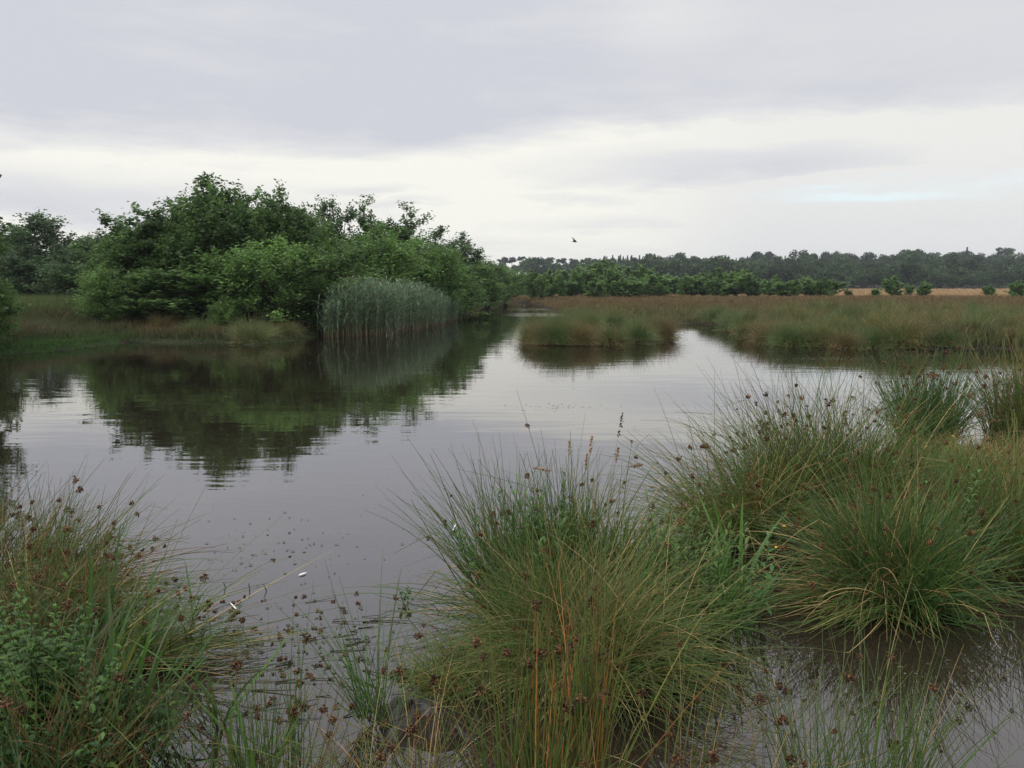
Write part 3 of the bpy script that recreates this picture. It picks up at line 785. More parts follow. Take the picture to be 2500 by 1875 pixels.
def feather(label, a, b, w):
    a, b = W(*a, 0.006), W(*b, 0.006); d = b - a; s = nrm(np.cross(d, [0, 0, 1])); t = np.linspace(0, 1, 8)
    g = Geo()
    prof = w * np.sin(np.clip(t * 0.9 + 0.06, 0, 1) * math.pi) ** 0.7
    mid = d * t[:, None] + np.array([0, 0, 1]) * (0.003 * np.sin(t * math.pi))[:, None]
    V = np.stack([mid - s * prof[:, None], mid + np.array([0, 0, 0.003]), mid + s * prof[:, None]], 1).reshape(-1, 3)
    g.add(V, [(3 * i + c, 3 * i + c + 1, 3 * i + c + 4, 3 * i + c + 3) for i in range(7) for c in (0, 1)], (0.7, 0.7, 0.7))
    tag(obj('feather', g.mesh('feather', M_FEATHER), None, a), label, 'feather', 'white feathers floating on the pond')


feather('white feather lying flat farther out on the still water', (645, 1243), (662, 1237), 0.010)
feather('thin curled white feather beside the dark floating seed heads', (497, 1302), (512, 1318), 0.005)
feather('pale narrow feather adrift near the tall rush clump', (978, 1146), (986, 1131), 0.006)

LIT = 'stalks and twigs lying on the still water'
LC = (0.022, 0.018, 0.012)
nt_ = 0
for _ in range(46):
    if nt_ < 12: c = W(rng.uniform(640, 800), rng.uniform(1300, 1440), 0.003)
    else: c = W(rng.uniform(430, 900), rng.uniform(1290, 1560), 0.003)
    ln = rng.uniform(0.05, 0.22); a = rng.normal(0.15, 0.35)
    P = [c]
    for k in range(4):
        if k == 2 and rng.random() < 0.35: a += rng.choice([-1, 1]) * rng.uniform(0.8, 2.2)
        P.append(P[-1] + np.array([math.cos(a), math.sin(a), 0.0]) * ln / 4 + np.array([0, 0, rng.normal(0.001, 0.002)]))
    tube_obj('floating_stalk_plant', P, rng.uniform(0.0015, 0.0035), np.array(LC) * rng.uniform(0.7, 2.5), M_BARK, 'dark dead rush stalk afloat on the still water', 'floating stalk', LIT)
    nt_ += 1
twig = [[(538, 1283), (538, 1260)], [(576, 1284), (570, 1262)], [(486, 1277), (484, 1258)]]
for (a, b), lb in zip(twig, ('upright bare twig poking out of the water, the tallest of three', 'forked bare twig standing in the water', 'short bare twig standing by itself in the water')):
    p = W(*a, -0.02); q = D(b[0], b[1], p[1]); m_ = (p + q) / 2
    tube_obj('standing_twig', [p, m_ + np.array([0.004, 0, 0]), q + np.array([-0.003, 0, 0])], 0.0035, LC, M_BARK, lb, 'twig', 'twigs standing in the water')
for k in range(60):
    c = W(rng.uniform(470, 800), rng.uniform(1270, 1560), 0.004) if k < 44 else W(rng.uniform(420, 520), rng.uniform(1290, 1340), 0.004)
    o = obj('floating_seed_head', HEADS[k % 4], None, c)
    o.scale = (rng.uniform(0.5, 1.1), rng.uniform(0.5, 1.1), 0.35); o.rotation_euler = (0, 0, rng.uniform(0, 6.28))
    tag(o, 'dark sodden seed head afloat on the still water', 'seed head', 'sodden seed heads floating on the pond')


# peat humps
def hump(label, c, r, h, seed):
    n, m_ = 22, 9; V, F = [], []
    for j in range(m_ + 1):
        for i in range(n):
            a = i / n * 2 * math.pi; q = j / m_
            rr = r * (1 + 0.25 * math.sin(3 * a + seed) + 0.12 * math.sin(7 * a + 2 * seed)) * math.sin(q * math.pi / 2)
            V.append((rr * math.cos(a), rr * math.sin(a) * 0.75, h * math.cos(q * math.pi / 2) * (1 + 0.3 * math.sin(5 * a + seed + 6 * q)) - 0.02 + rng.normal(0, 0.006)))
    for j in range(m_):
        for i in range(n): F.append((j * n + i, j * n + (i + 1) % n, (j + 1) * n + (i + 1) % n, (j + 1) * n + i))
    tag(obj('peat_hump', mesh('peat_hump', V, F, None, M_MUD, True), None, c), label, 'peat hump', 'humps of wet peat')


hump('black wet peat hump beneath the thin open rush tuft', gp(890, 1560), 0.17, 0.09, 1.0)
hump('small black peat hump at the edge of the still pool', gp(960, 1590), 0.12, 0.06, 2.2)


# ------------------------------------------------------------------ trees
def strip(P0, P1, r0, r1, bend=0.0, K=3):
    return P0, P1, r0, r1


def make_tree(seed, H, Rr, nst, nbr, ntw, nlf, leaf, pal, w, asp=0.62, low=0.08, lift=0.35, spike=0.0, twig=0.28, bark=(0.06, 0.05, 0.04)):
    """trunk mesh and crown mesh: stems > branches > twigs > leaves"""
    r = np.random.default_rng(seed)
    tr = Geo(); O, T, TC = [], [], []
    pal = np.array(pal)
    for s in range(nst):
        az = s / nst * 6.283 + r.normal(0, 0.5); out = Rr * r.uniform(0.15, 0.7) * (0 if nst == 1 else 1)
        h = H * (r.uniform(0.58, 0.90) if s else 1.0); 
        if s == 0: out *= 0.4
        t = np.linspace(0, 1, 8)[:, None]
        P = np.concatenate([np.cos(az) * out * t ** 1.3, np.sin(az) * out * t ** 1.3, h * t], 1) + r.normal(0, 0.03 * Rr, (8, 3)) * t
        tubes(tr, P[None], np.array([0.028 * H * (0.55 if nst > 1 else 0.8)]), np.tile(np.array(bark), (1, 8, 1)), sides=5, taper=0.9)
        tint = r.uniform(0.75, 1.25)
        for b in range(nbr):
            q = low + (1 - low) * ((b + r.random()) / nbr); k = min(int(q * 7), 6); o = P[k] + (P[k + 1] - P[k]) * (q * 7 - k)
            ln = Rr * (0.62 * (1 - q) ** 0.7 + 0.20 + 0.18 * math.sin(q * 3.14)) * r.uniform(0.6, 1.25)
            a = r.random() * 6.283; e = r.normal(lift + 0.5 * q, 0.3)
            d = np.array([math.cos(a) * math.cos(e), math.sin(a) * math.cos(e), math.sin(e)])
            tt = np.linspace(0, 1, 5)[:, None]
            B = o + d * ln * tt + np.array([0, 0, 0.18 * ln]) * tt ** 2 + r.normal(0, 0.03 * ln, (5, 3)) * tt
            B[:, 2] = np.maximum(B[:, 2], 0.04 * H)
            tubes(tr, B[None], np.array([0.009 * H * (1.1 - 0.7 * q)]), np.tile(np.array(bark), (1, 5, 1)), sides=3, taper=0.85)
            bt = tint * r.uniform(0.75, 1.25)
            for c in range(ntw):
                z = 0.2 + 0.8 * (c + r.random()) / ntw; kk = min(int(z * 4), 3); p = B[kk] + (B[kk + 1] - B[kk]) * (z * 4 - kk)
                v = d * r.uniform(0.2, 1) + r.normal(0, 0.55, 3) + np.array([0, 0, 0.35 + spike]); v /= np.linalg.norm(v)
                O.append(p); T.append(v * Rr * twig * r.uniform(0.5, 1.3)); TC.append(bt * r.uniform(0.85, 1.15))
    O, T, TC = np.array(O), np.array(T), np.array(TC)
    n = len(O); u = r.random((n, nlf, 1)) ** 0.8
    c = (O[:, None] + T[:, None] * u + r.normal(0, 0.05 * Rr, (n, nlf, 3)) * 0.8).reshape(-1, 3)
    c[:, 2] = np.maximum(c[:, 2], 0.03 * H + r.random(len(c)) * 0.05 * H)
    m = len(c)
    nz = nrm(r.normal(0, 0.75, (m, 3)) + np.array([0, 0, 0.75])); a = nrm(np.cross(nz, r.normal(0, 1, (m, 3)))); b = np.cross(nz, a)
    sz = leaf * r.uniform(0.6, 1.25, (m, 1))
    V = np.stack([c - a * sz * 0.5, c - b * sz * 0.5 * asp + nz * sz * 0.06 + a * sz * 0.05, c + a * sz * 0.5, c + b * sz * 0.5 * asp + nz * sz * 0.06 + a * sz * 0.05], 1).reshape(-1, 3)
    F = np.arange(m * 4).reshape(m, 4)
    col = pal[r.choice(len(pal), m, p=np.array(w) / sum(w))] * np.repeat(TC, nlf)[:, None] * r.uniform(0.8, 1.2, (m, 1))
    return tr.mesh('trunk', M_BARK, True), mesh('crown', V, F, np.repeat(col, 4, axis=0), M_LEAF)


ALD = [(0.036, 0.064, 0.018), (0.030, 0.056, 0.018), (0.046, 0.078, 0.020)]
WIL = [(0.042, 0.076, 0.019), (0.036, 0.066, 0.018), (0.052, 0.088, 0.022)]
OAK = [(0.028, 0.052, 0.018), (0.036, 0.056, 0.020), (0.022, 0.042, 0.016)]
GRW = [(0.045, 0.065, 0.030), (0.036, 0.056, 0.024)]
T_ALD = [make_tree(100 + i, 5.2, 1.9, 8, 19, 8, 22, 0.14, ALD, [3, 2, 2], spike=0.5, twig=0.26) for i in range(3)]
T_WIL = [make_tree(200 + i, 4.0, 1.9, 8, 15, 8, 20, 0.115, WIL, [3, 2, 2], asp=0.5, lift=0.45, spike=0.3, twig=0.30) for i in range(3)]
T_OAK = [make_tree(300 + i, 6.0, 2.6, 6, 16, 8, 20, 0.17, OAK, [2, 2, 2], low=0.12, lift=0.25, twig=0.24) for i in range(2)]
T_SPARSE = [make_tree(400, 5.5, 1.6, 4, 16, 7, 17, 0.13, OAK, [2, 2, 2], low=0.35, spike=0.4, twig=0.3)]


def tree_size(kinds):
    hs, rs = [], []
    for _, cm in kinds:
        co = np.empty(len(cm.vertices) * 3, np.float32); cm.vertices.foreach_get('co', co); co = co.reshape(-1, 3)
        hs.append(np.percentile(co[:, 2], 99.97)); rs.append(np.percentile(np.hypot(co[:, 0], co[:, 1]), 86))
    return float(np.mean(hs)), float(np.mean(rs))


SIZE = {id(k): tree_size(k) for k in (T_ALD, T_WIL, T_OAK, T_SPARSE)}


def place_tree(name, label, kinds, k, dx, top, Y, hw, cat='tree', group=None, parts=True):
    """dx, top, hw: where the crown stands in the view (its middle, top and half width); Y: how far off"""
    H0, R0 = SIZE[id(kinds)]
    x = (dx * S - 1250) / FPX * Y; g = max(gz(x, Y), -0.05)
    H = CAM_H + (HORIZ - top * S) / FPX * Y - g; r_ = hw * S / FPX * Y
    root = empty(name, (x, Y, g - 0.05), rng.uniform(0, 6.28), (r_ / R0, r_ / R0, H / H0))
    tag(root, label, cat, group)
    tm, cm = kinds[k % len(kinds)]
    obj('trunk', tm, root); obj('crown', cm, root)
    return root


TG = 'trees and bushes along the west bank'
TREES = [
    ('bush', 'small bright green bush standing out at the water side of the dark trees', T_WIL, 0, 232, 563, 29.2, 52),
    ('alder_tree', 'dark green tree on the west shoulder of the bank thicket', T_ALD, 0, 318, 437, 32.0, 82),
    ('alder_tree', 'feathery-topped tree rising between the west shoulder and the tallest tree', T_ALD, 1, 400, 425, 33.5, 72),
    ('alder_tree', 'tallest pointed tree of the bank thicket', T_ALD, 2, 480, 372, 32.5, 80),
    ('alder_tree', 'tree with a thin leafy tip just east of the tallest tree', T_ALD, 0, 556, 402, 34.5, 66),
    ('alder_tree', 'tree with a twin-pointed crown between the tallest tree and the gap of sky', T_ALD, 1, 616, 405, 33.0, 68),
    ('bush', 'wide rounded bush bulging over the water in front of the tallest trees', T_WIL, 1, 610, 502, 30.6, 118),
    ('bush', 'dark low bush overhanging the rushes under the tallest tree', T_ALD, 2, 430, 545, 30.8, 105),
    ('bush', 'dark low bush under the west shoulder of the thicket', T_ALD, 1, 330, 560, 30.8, 80),
    ('bush', 'mid green bush filling the dip before the round dark oak', T_WIL, 2, 705, 480, 34.5, 78),
    ('oak_tree', 'round dark oak crown showing above the paler bushes', T_OAK, 0, 718, 428, 47.0, 62),
    ('ash_tree', 'thin see-through tree with sky between its leaves', T_SPARSE, 0, 808, 423, 46.0, 44),
    ('ash_tree', 'darker see-through tree beside the thinnest one', T_SPARSE, 0, 872, 436, 47.0, 52),
    ('willow_tree', 'pale green rounded willow behind the reed bed', T_WIL, 0, 800, 476, 38.0, 98),
    ('willow_tree', 'green willow behind the reed bed, east of the palest one', T_WIL, 1, 895, 505, 42.0, 84),
    ('oak_tree', 'dark oak crown peering over the willows near the end of the thicket', T_OAK, 1, 952, 488, 56.0, 56),
    ('willow_tree', 'willow sloping down behind the tip of the reed bed', T_WIL, 2, 962, 540, 47.0, 66),
    ('alder_tree', 'dark tree at the bend of the channel', T_ALD, 2, 1015, 533, 57.0, 52),
    ('bush', 'dim bush dipping its leaves in the water past the reed tip', T_ALD, 0, 985, 590, 50.0, 46),
    ('willow_tree', 'light willow at the bend of the channel, farther than the dark one', T_WIL, 0, 1055, 548, 70.0, 52),
    ('willow_tree', 'low willow closing the channel', T_WIL, 1, 1092, 572, 84.0, 40),
    ('bush', 'low bush over the channel water at its far end', T_WIL, 2, 1050, 600, 66.0, 34),
    ('bush', 'dark bush between the reed bed and the wide rounded bush', T_ALD, 1, 690, 600, 31.5, 52),
    ('oak_tree', 'broad round oak alone against the western sky', T_OAK, 0, 100, 458, 62.0, 92),
    ('oak_tree', 'dark oak with a flatter crown, west of the broad round one', T_OAK, 1, 22, 480, 64.0, 70),
    ('willow_tree', 'grey-green willow under the broad round oak', T_OAK, 1, 70, 528, 52.0, 78),
    ('willow_tree', 'grey-green willow in the notch between oak and thicket', T_OAK, 0, 205, 505, 50.0, 62),
    ('willow_tree', 'low dark willow under the notch', T_OAK, 1, 155, 548, 48.0, 62),
    ('bush', 'dark bush tucked behind the small bright green one', T_ALD, 0, 255, 520, 36.0, 62),
    ('alder_tree', 'tree at the picture edge leaning over the west bank', T_ALD, 2, -143, 250, 21.6, 112),
    ('bush', 'leafy bush beneath the tree at the picture edge', T_WIL, 1, -25, 585, 22.5, 46),
    ('alder_tree', 'tree filling the shoulder between the notch and the west shoulder', T_ALD, 1, 275, 475, 34.5, 62),
    ('alder_tree', 'leafy tree just west of the tallest one, a little lower', T_ALD, 0, 440, 412, 34.0, 62),
    ('alder_tree', 'rounded tree in the dip just east of the tallest one', T_WIL, 1, 525, 418, 34.5, 66),
    ('willow_tree', 'rounded green crown under the twin-pointed tree', T_WIL, 2, 660, 455, 35.5, 66),
    ('willow_tree', 'rounded green crown in front of the west shoulder', T_WIL, 0, 360, 478, 32.0, 78),
    ('sapling', 'thin sapling with light leaves on the rushy spit', T_WIL, 2, 486, 636, 28.3, 30),
]
for i, (nm, lb, kd, k, dx, top, Y, hw) in enumerate(TREES):
    place_tree(nm, lb, kd, k, dx, top, Y, hw * (1.05 if kd is T_ALD else 1.0), 'bush' if nm == 'bush' else 'sapling' if nm == 'sapling' else 'tree', TG)

# scrub beyond the heath
SCR = [(0.050, 0.088, 0.025), (0.039, 0.072, 0.023), (0.062, 0.098, 0.028)]
T_SCR = [make_tree(500 + i, 3.6, 1.6, 6, 11, 6, 13, 0.22, SCR, [2, 2, 2], asp=0.7, lift=0.75, spike=0.9) for i in range(4)]
SIZE[id(T_SCR)] = tree_size(T_SCR)
r5 = np.random.default_rng(77)
SG = 'small trees lining the far side of the heath'
dx = 1112.0
while dx < 1790:
    f = (dx - 1112) / 680
    Y = 84 + 30 * r5.random() + 8 * f
    top = 600 - 32 * r5.random() ** 2 + (6 if dx < 1160 else 0) + 16 * f * r5.random()
    place_tree('scrub_tree', 'small bushy green tree in the long row beyond the brown heath', T_SCR, int(r5.integers(4)), dx, top, Y, r5.uniform(11, 27), 'small tree', SG)
    dx += r5.uniform(8, 15)
for dx, top, Y, hw, lb in ((1305, 560, 118, 42, 'tallest round tree rising above the row beyond the heath'), (1775, 598, 92, 24, 'end tree of the long row, where the tan heath begins'), (1745, 600, 93, 26, 'next to last tree of the long row by the tan heath'),
                           (1828, 622, 96, 12, 'tiny lone bush on the tan heath, closest to the long row'), (1888, 620, 92, 15, 'low dark bush at the foot of the pointed lone tree'),
                           (1925, 594, 94, 27, 'pointed lone tree on the tan heath'), (1958, 612, 104, 14, 'small pale bush behind the pointed lone tree'), (1990, 607, 93, 20, 'round lone bush on the tan heath east of the pointed tree'),
                           (2133, 612, 92, 18, 'sparse lone bush far east on the tan heath'), (2192, 604, 88, 26, 'pale bush at the eastern picture edge on the tan heath')):
    place_tree('scrub_tree', lb, T_SCR, int(r5.integers(4)), dx, top, Y, hw * 0.62, 'small tree', 'lone bushes on the heath')


# ------------------------------------------------------------------ the wooded ridge
def far_crown(seed, H, Rr, kind, n, leaf, pal):
    r = np.random.default_rng(seed); pal = np.array(pal)
    g = Geo()
    if kind == 'round':
        L = [(np.array([r.normal(0, 0.45) * Rr, r.normal(0, 0.45) * Rr, H * r.uniform(0.3, 0.82)]), Rr * r.uniform(0.35, 0.62)) for _ in range(9)] + [(np.array([0, 0, H * 0.8]), Rr * 0.5)]
        bare = 0.3
    elif kind == 'cone':
        L = [(np.array([0, 0, H * q]), Rr * (1.02 - q) * 0.9) for q in np.linspace(0.12, 0.98, 16)]; bare = 0.95
    else:
        L = [(np.array([r.normal(0, 0.5) * Rr, r.normal(0, 0.5) * Rr, H * r.uniform(0.72, 0.92)]), Rr * r.uniform(0.3, 0.5)) for _ in range(8)]; bare = 0.8
    c, tc = [], []
    per = n // len(L)
    for o, q in L:
        d = nrm(r.normal(0, 1, (per, 3))) * (r.random((per, 1)) ** 0.45) * q
        if kind == 'cone': d[:, 2] *= 0.35; d[:, 2] -= 0.25 * np.hypot(d[:, 0], d[:, 1])
        elif kind == 'flat': d[:, 2] *= 0.5
        else: d[:, 2] *= 0.85
        c.append(o + d); tc.append(np.full(per, r.uniform(0.7, 1.3)))
    c = np.concatenate(c); tc = np.concatenate(tc); m = len(c); c[:, 2] = np.maximum(c[:, 2], 0.02 * H)
    nz = nrm(r.normal(0, 0.8, (m, 3)) + np.array([0, 0, 0.7])); a = nrm(np.cross(nz, r.normal(0, 1, (m, 3)))); b = np.cross(nz, a)
    sz = leaf * r.uniform(0.6, 1.4, (m, 1))
    V = np.stack([c - a * sz * 0.5, c - b * sz * 0.35, c + a * sz * 0.5, c + b * sz * 0.35], 1).reshape(-1, 3)
    col = pal[r.integers(0, len(pal), m)] * (tc * r.uniform(0.8, 1.2, m))[:, None]
    g.add(V, np.arange(m * 4).reshape(m, 4), np.repeat(col, 4, axis=0))
    t = np.linspace(0, bare, 5)[:, None]
    P = np.concatenate([0.02 * H * np.sin(t * 5), 0 * t, H * t], 1)
    tubes(g, P[None], np.array([0.022 * H]), np.tile(np.array((0.05, 0.04, 0.032)), (1, 5, 1)), sides=5, taper=0.5)
    return g.mesh('far_tree', M_FAR)


FOAK = [(0.034, 0.056, 0.020), (0.028, 0.048, 0.020), (0.042, 0.062, 0.024)]
FPIN = [(0.022, 0.038, 0.020), (0.028, 0.044, 0.022)]
F_RND = [far_crown(600 + i, 9.0, 4.2, 'round', 1500, 0.85, FOAK) for i in range(6)]
F_CON = [far_crown(620 + i, 12.5, 3.0, 'cone', 1500, 0.8, FPIN) for i in range(3)]
F_FLT = [far_crown(640 + i, 11.0, 4.0, 'flat', 900, 0.75, FPIN) for i in range(3)]
r6 = np.random.default_rng(91)


def far_tree(name, label, meshes, dx, Y, sc, hs, group):
    x = (dx * S - 1250) / FPX * Y
    o = obj(name, meshes[int(r6.integers(len(meshes)))], None, (x, Y, gz(x, Y) - 0.4)); o.rotation_euler = (0, 0, r6.uniform(0, 6.28)); o.scale = (sc, sc, sc * hs)
    tag(o, label, 'tree', group); return o


RG = 'broadleaved trees covering the far ridge'
nfar = 0
for Y, d0, d1, stp, sc in ((262, 1395, 2290, 27, 0.70), (285, 1340, 2290, 27, 0.86), (315, 1300, 2280, 29, 0.92), (350, 1220, 2280, 29, 0.92), (392, 1150, 2270, 30, 0.95), (438, 1080, 2270, 29, 0.95), (486, 1060, 2270, 26, 1.0)):
    dx = d0 + r6.uniform(0, 15)
    while dx < d1:
        s_ = sc * (r6.uniform(0.72, 1.2) + 0.16 * math.sin(dx * 0.021 + Y) + 0.08 * math.sin(dx * 0.057 + 2 * Y))
        if Y > 470 and 1060 < dx < 1390: s_ *= 0.82
        if Y > 400 and 1372 < dx < 1412: s_ *= 0.6
        far_tree('woodland_tree', 'rounded dark woodland tree among the mass covering the far ridge', F_RND, dx, Y + r6.uniform(-9, 9), s_, r6.uniform(0.85, 1.1), RG)
        nfar += 1; dx += stp * r6.uniform(0.65, 1.25)
for dx in list(np.linspace(1300, 1384, 15)) + [1415, 1425, 1470, 1500] + list(np.linspace(1545, 1690, 17)):
    far_tree('conifer_tree', 'pointed conifer in a ragged line on the skyline', F_CON, dx + r6.normal(0, 3), 478 + r6.uniform(-8, 14), r6.uniform(0.68, 0.86) * (1.06 if dx < 1390 else 0.9), 1.0, 'conifers on the far skyline')
for dx, sc, lb in ((2078, 1.0, 'tallest conifer breaking the skyline to the east'), (2145, 0.92, 'broad dark conifer on the skyline east of the tallest one')):
    far_tree('conifer_tree', lb, F_CON, dx, 478, sc, 1.0, None)
for dx in (1092, 1108, 1130, 1152, 1170, 1192, 1214, 1236, 1262, 1284, 1305):
    far_tree('pine_tree', 'flat-topped pine with sky showing under its crown on the skyline', F_FLT, dx + r6.normal(0, 3), 482, r6.uniform(0.82, 1.0), 1.0, 'flat-topped pines on the far skyline')
far_tree('pine_tree', 'lone flat-topped pine at the east end of the skyline', F_FLT, 2166, 478, 1.12, 1.0, None)


# ------------------------------------------------------------------ grass of the banks and the heath
def field(g, pts, h, nb, width, C0, C1, lean=0.35, spread=0.12, r=None):
    """nb blades about every point; C0, C1: colour of each tuft at its foot and at its tip"""
    r = r or rng
    n = len(pts); N = n * nb
    base = np.repeat(pts, nb, axis=0) + np.concatenate([r.normal(0, spread, (N, 2)), np.zeros((N, 1))], 1)
    hh = np.repeat(h, nb) * r.uniform(0.55, 1.15, N)
    a = r.random(N) * 6.283; ln = np.abs(r.normal(0, lean, N)); d = np.stack([np.cos(a), np.sin(a)], 1)
    p1 = base + np.concatenate([d * (hh * ln * 0.3)[:, None], (hh * 0.6)[:, None]], 1)
    p2 = base + np.concatenate([d * (hh * ln)[:, None], (hh * np.maximum(0.3, 1 - 0.3 * ln))[:, None]], 1)
    f = r.random(N) * 3.1416; wv = np.stack([np.cos(f), np.sin(f), np.zeros(N)], 1) * (np.broadcast_to(width, (n,)).repeat(nb) * r.uniform(0.6, 1.3, N))[:, None]
    V = np.stack([base - wv * 0.6, base + wv * 0.6, p1 + wv, p1 - wv, p2 + wv * 0.15, p2 - wv * 0.15], 1).reshape(-1, 3)
    i = np.arange(N)[:, None] * 6
    F = np.concatenate([i + np.array([[0, 1, 2, 3]]), i + np.array([[3, 2, 4, 5]])])
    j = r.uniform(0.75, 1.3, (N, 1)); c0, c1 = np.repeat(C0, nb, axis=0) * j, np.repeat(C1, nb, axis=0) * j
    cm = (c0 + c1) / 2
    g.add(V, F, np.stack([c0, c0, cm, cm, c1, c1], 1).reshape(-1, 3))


def mixc(a, b, t): t = np.asarray(t)[:, None]; return np.array(a) * (1 - t) + np.array(b) * t


def sample(n, y0, y1, a0, a1, p=1.0, r=None):
    """points in view between two distances, denser where closer"""
    r = r or rng
    u = r.random(n); y = (y0 ** (1 - p) + u * (y1 ** (1 - p) - y0 ** (1 - p))) ** (1 / (1 - p)) if p != 1 else y0 * (y1 / y0) ** u
    return np.stack([y * r.uniform(a0, a1, n), y], 1)


r7 = np.random.default_rng(123)
# heath
g = Geo()
pt = np.concatenate([sample(42000, 24, 95, -0.10, 0.64, 0.8, r7), sample(26000, 95, 262, -0.12, 0.64, 0.6, r7)])
dl = sdist(pt, LAND); keep = dl > 0.25; pt, dl = pt[keep], dl[keep]
z = ground_z(pt[:, 0], pt[:, 1]); x, y = pt[:, 0], pt[:, 1]
nz = wav(x, y, 0.16, 3.0) + 0.6 * wav(x, y, 0.5, 5.0) + r7.normal(0, 0.25, len(x))
red = np.clip(sst(y, 34, 66) * 0.75 + 0.4 * nz * sst(y, 26, 45), 0, 1)
tan_ = sst(y + 6 * nz, 85, 112)
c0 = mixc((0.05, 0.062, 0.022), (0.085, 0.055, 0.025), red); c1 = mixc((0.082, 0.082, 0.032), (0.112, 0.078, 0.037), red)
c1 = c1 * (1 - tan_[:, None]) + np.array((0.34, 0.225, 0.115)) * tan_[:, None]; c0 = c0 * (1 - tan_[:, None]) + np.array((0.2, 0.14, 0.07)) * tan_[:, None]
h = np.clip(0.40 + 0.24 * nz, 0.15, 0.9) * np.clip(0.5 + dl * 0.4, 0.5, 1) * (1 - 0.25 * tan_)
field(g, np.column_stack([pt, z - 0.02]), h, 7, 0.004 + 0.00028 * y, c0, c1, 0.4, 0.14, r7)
tag(obj('heath_grass', g.mesh('heath_grass', M_GRASS)), 'red-brown and tan moor grass covering the flat heath beyond the pond', 'grass', kind='stuff')

# west bank
g = Geo()
pt = sample(30000, 20.6, 60, -0.72, -0.06, 2.2, r7)
dl = sdist(pt, LAND); keep = dl > 0.05; pt, dl = pt[keep], dl[keep]
z = ground_z(pt[:, 0], pt[:, 1]); x, y = pt[:, 0], pt[:, 1]; px = (x / y * FPX + 1250) / S
nz = wav(x, y, 0.7, 2.0) + 0.5 * wav(x, y, 2.1, 4.0) + r7.normal(0, 0.2, len(x))
west = 1 - sst(px, 240, 330)
turf = sst(1.6 - dl + 0.7 * nz, 0, 0.8) * west + (1 - west) * sst(0.5 - dl + 0.3 * nz, 0, 0.5)
herb_ = west * sst(dl, 4.2, 6.0); rusty = (1 - west) * np.clip(0.55 + 0.6 * nz, 0, 1) * sst(dl, 0.5, 1.3)
c0 = mixc((0.035, 0.045, 0.018), (0.045, 0.05, 0.02), r7.random(len(x)))
c1 = mixc((0.062, 0.072, 0.028), (0.085, 0.066, 0.035), np.clip(0.5 + nz, 0, 1))
for m_, k0, k1 in ((turf, (0.03, 0.065, 0.016), (0.045, 0.09, 0.02)), (herb_, (0.035, 0.056, 0.016), (0.066, 0.088, 0.026)), (rusty, (0.05, 0.055, 0.022), (0.115, 0.078, 0.034))):
    c0 = c0 * (1 - m_[:, None]) + np.array(k0) * m_[:, None]; c1 = c1 * (1 - m_[:, None]) + np.array(k1) * m_[:, None]
h = np.clip(0.50 + 0.14 * nz, 0.2, 0.8); h = h * (1 - turf) + (0.16 + 0.05 * nz) * turf; h = h * (1 - herb_) + (0.85 + 0.15 * nz) * herb_
h *= 1 - 0.3 * (1 - west); h = np.where(dl < 0.5, h * 0.6, h)
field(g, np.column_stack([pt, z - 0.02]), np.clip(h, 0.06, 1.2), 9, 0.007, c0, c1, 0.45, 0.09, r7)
tag(obj('bank_grass', g.mesh('bank_grass', M_GRASS)), 'mixed green, brown and rusty grass on the west bank', 'grass', kind='stuff')

# ------------------------------------------------------------------ rush tussocks of the island and the east bank
OL2 = (0.070, 0.078, 0.028); PALS = [([OL2, GREEN, BROWN, STRAW], [5, 3, 1.5, 0.6]), ([GREEN, OL2, (0.05, 0.08, 0.035)], [4, 3, 2]), ([OL2, BROWN, RED, (0.11, 0.10, 0.045)], [4, 2, 1, 3])]
TUS = []
for i in range(6):
    pal, w = PALS[i % 3]; g = Geo()
    for s, c_ in ((dict(N=620, L=1.0, r_base=0.26, lean=0.6, droop=0.45, azs=0.8), 1.0), (dict(N=620, L=0.95, r_base=0.30, lean=0.95, droop=1.5, azs=0.7), 1.15)):
        P = stems(K=7, **s); tubes(g, P, 0.0046 * rng.uniform(0.6, 1.4, len(P)), c_ * stem_cols(len(P), 8, pal, w, tipa=0.7, tip=(0.10, 0.08, 0.035)))
    P = stems(K=5, N=200, L=0.5, r_base=0.3, lean=1.4, droop=1.7); tubes(g, P, 0.005, stem_cols(200, 6, [BROWN, STRAW, (0.05, 0.035, 0.02)], [3, 2.5, 3]))
    TUS.append(g.mesh('tussock_foliage', M_RUSH, True))


def tussock(label, x, y, s, hs, kind, group, z=None):
    o = obj('rush_tussock_plant', TUS[kind], None, (x, y, (max(gz(x, y), -0.02) if z is None else z) - 0.03)); o.rotation_euler = (0, 0, rng.uniform(0, 6.28)); o.scale = (s, s, s * hs)
    return tag(o, label, 'rush tussock', group)


IG = 'rush tussocks crowding the island'
isl = [(1150, 744, 'westernmost tussock of the island, drooping into the water'), (1205, 748, 'second tussock along the south edge of the island'), (1262, 749, 'middle tussock of the south edge of the island, straw-skirted'),
       (1322, 748, 'tussock of the south edge just east of the island middle'), (1385, 744, 'tussock beside the muddy notch at the island east end'), (1440, 732, 'easternmost island tussock, overhanging the channel')]
for i, (dx, dy, lb) in enumerate(isl):
    p = W(dx, dy); tussock(lb, p[0], p[1] + 0.55, rng.uniform(0.66, 0.86), rng.uniform(0.75, 1.0), i % 6, IG)
for i in range(22):
    for _ in range(60):
        x, y = rng.uniform(-1.6, 7), rng.uniform(25.5, 31)
        if sdist([(x, y)], ISLAND)[0] > 0.35: break
    tussock('olive rush tussock in the crowded middle of the island', x, y, rng.uniform(0.55, 0.85), rng.uniform(0.75, 1.05), int(rng.integers(6)), IG)
EG = 'rush tussocks along the east shore'
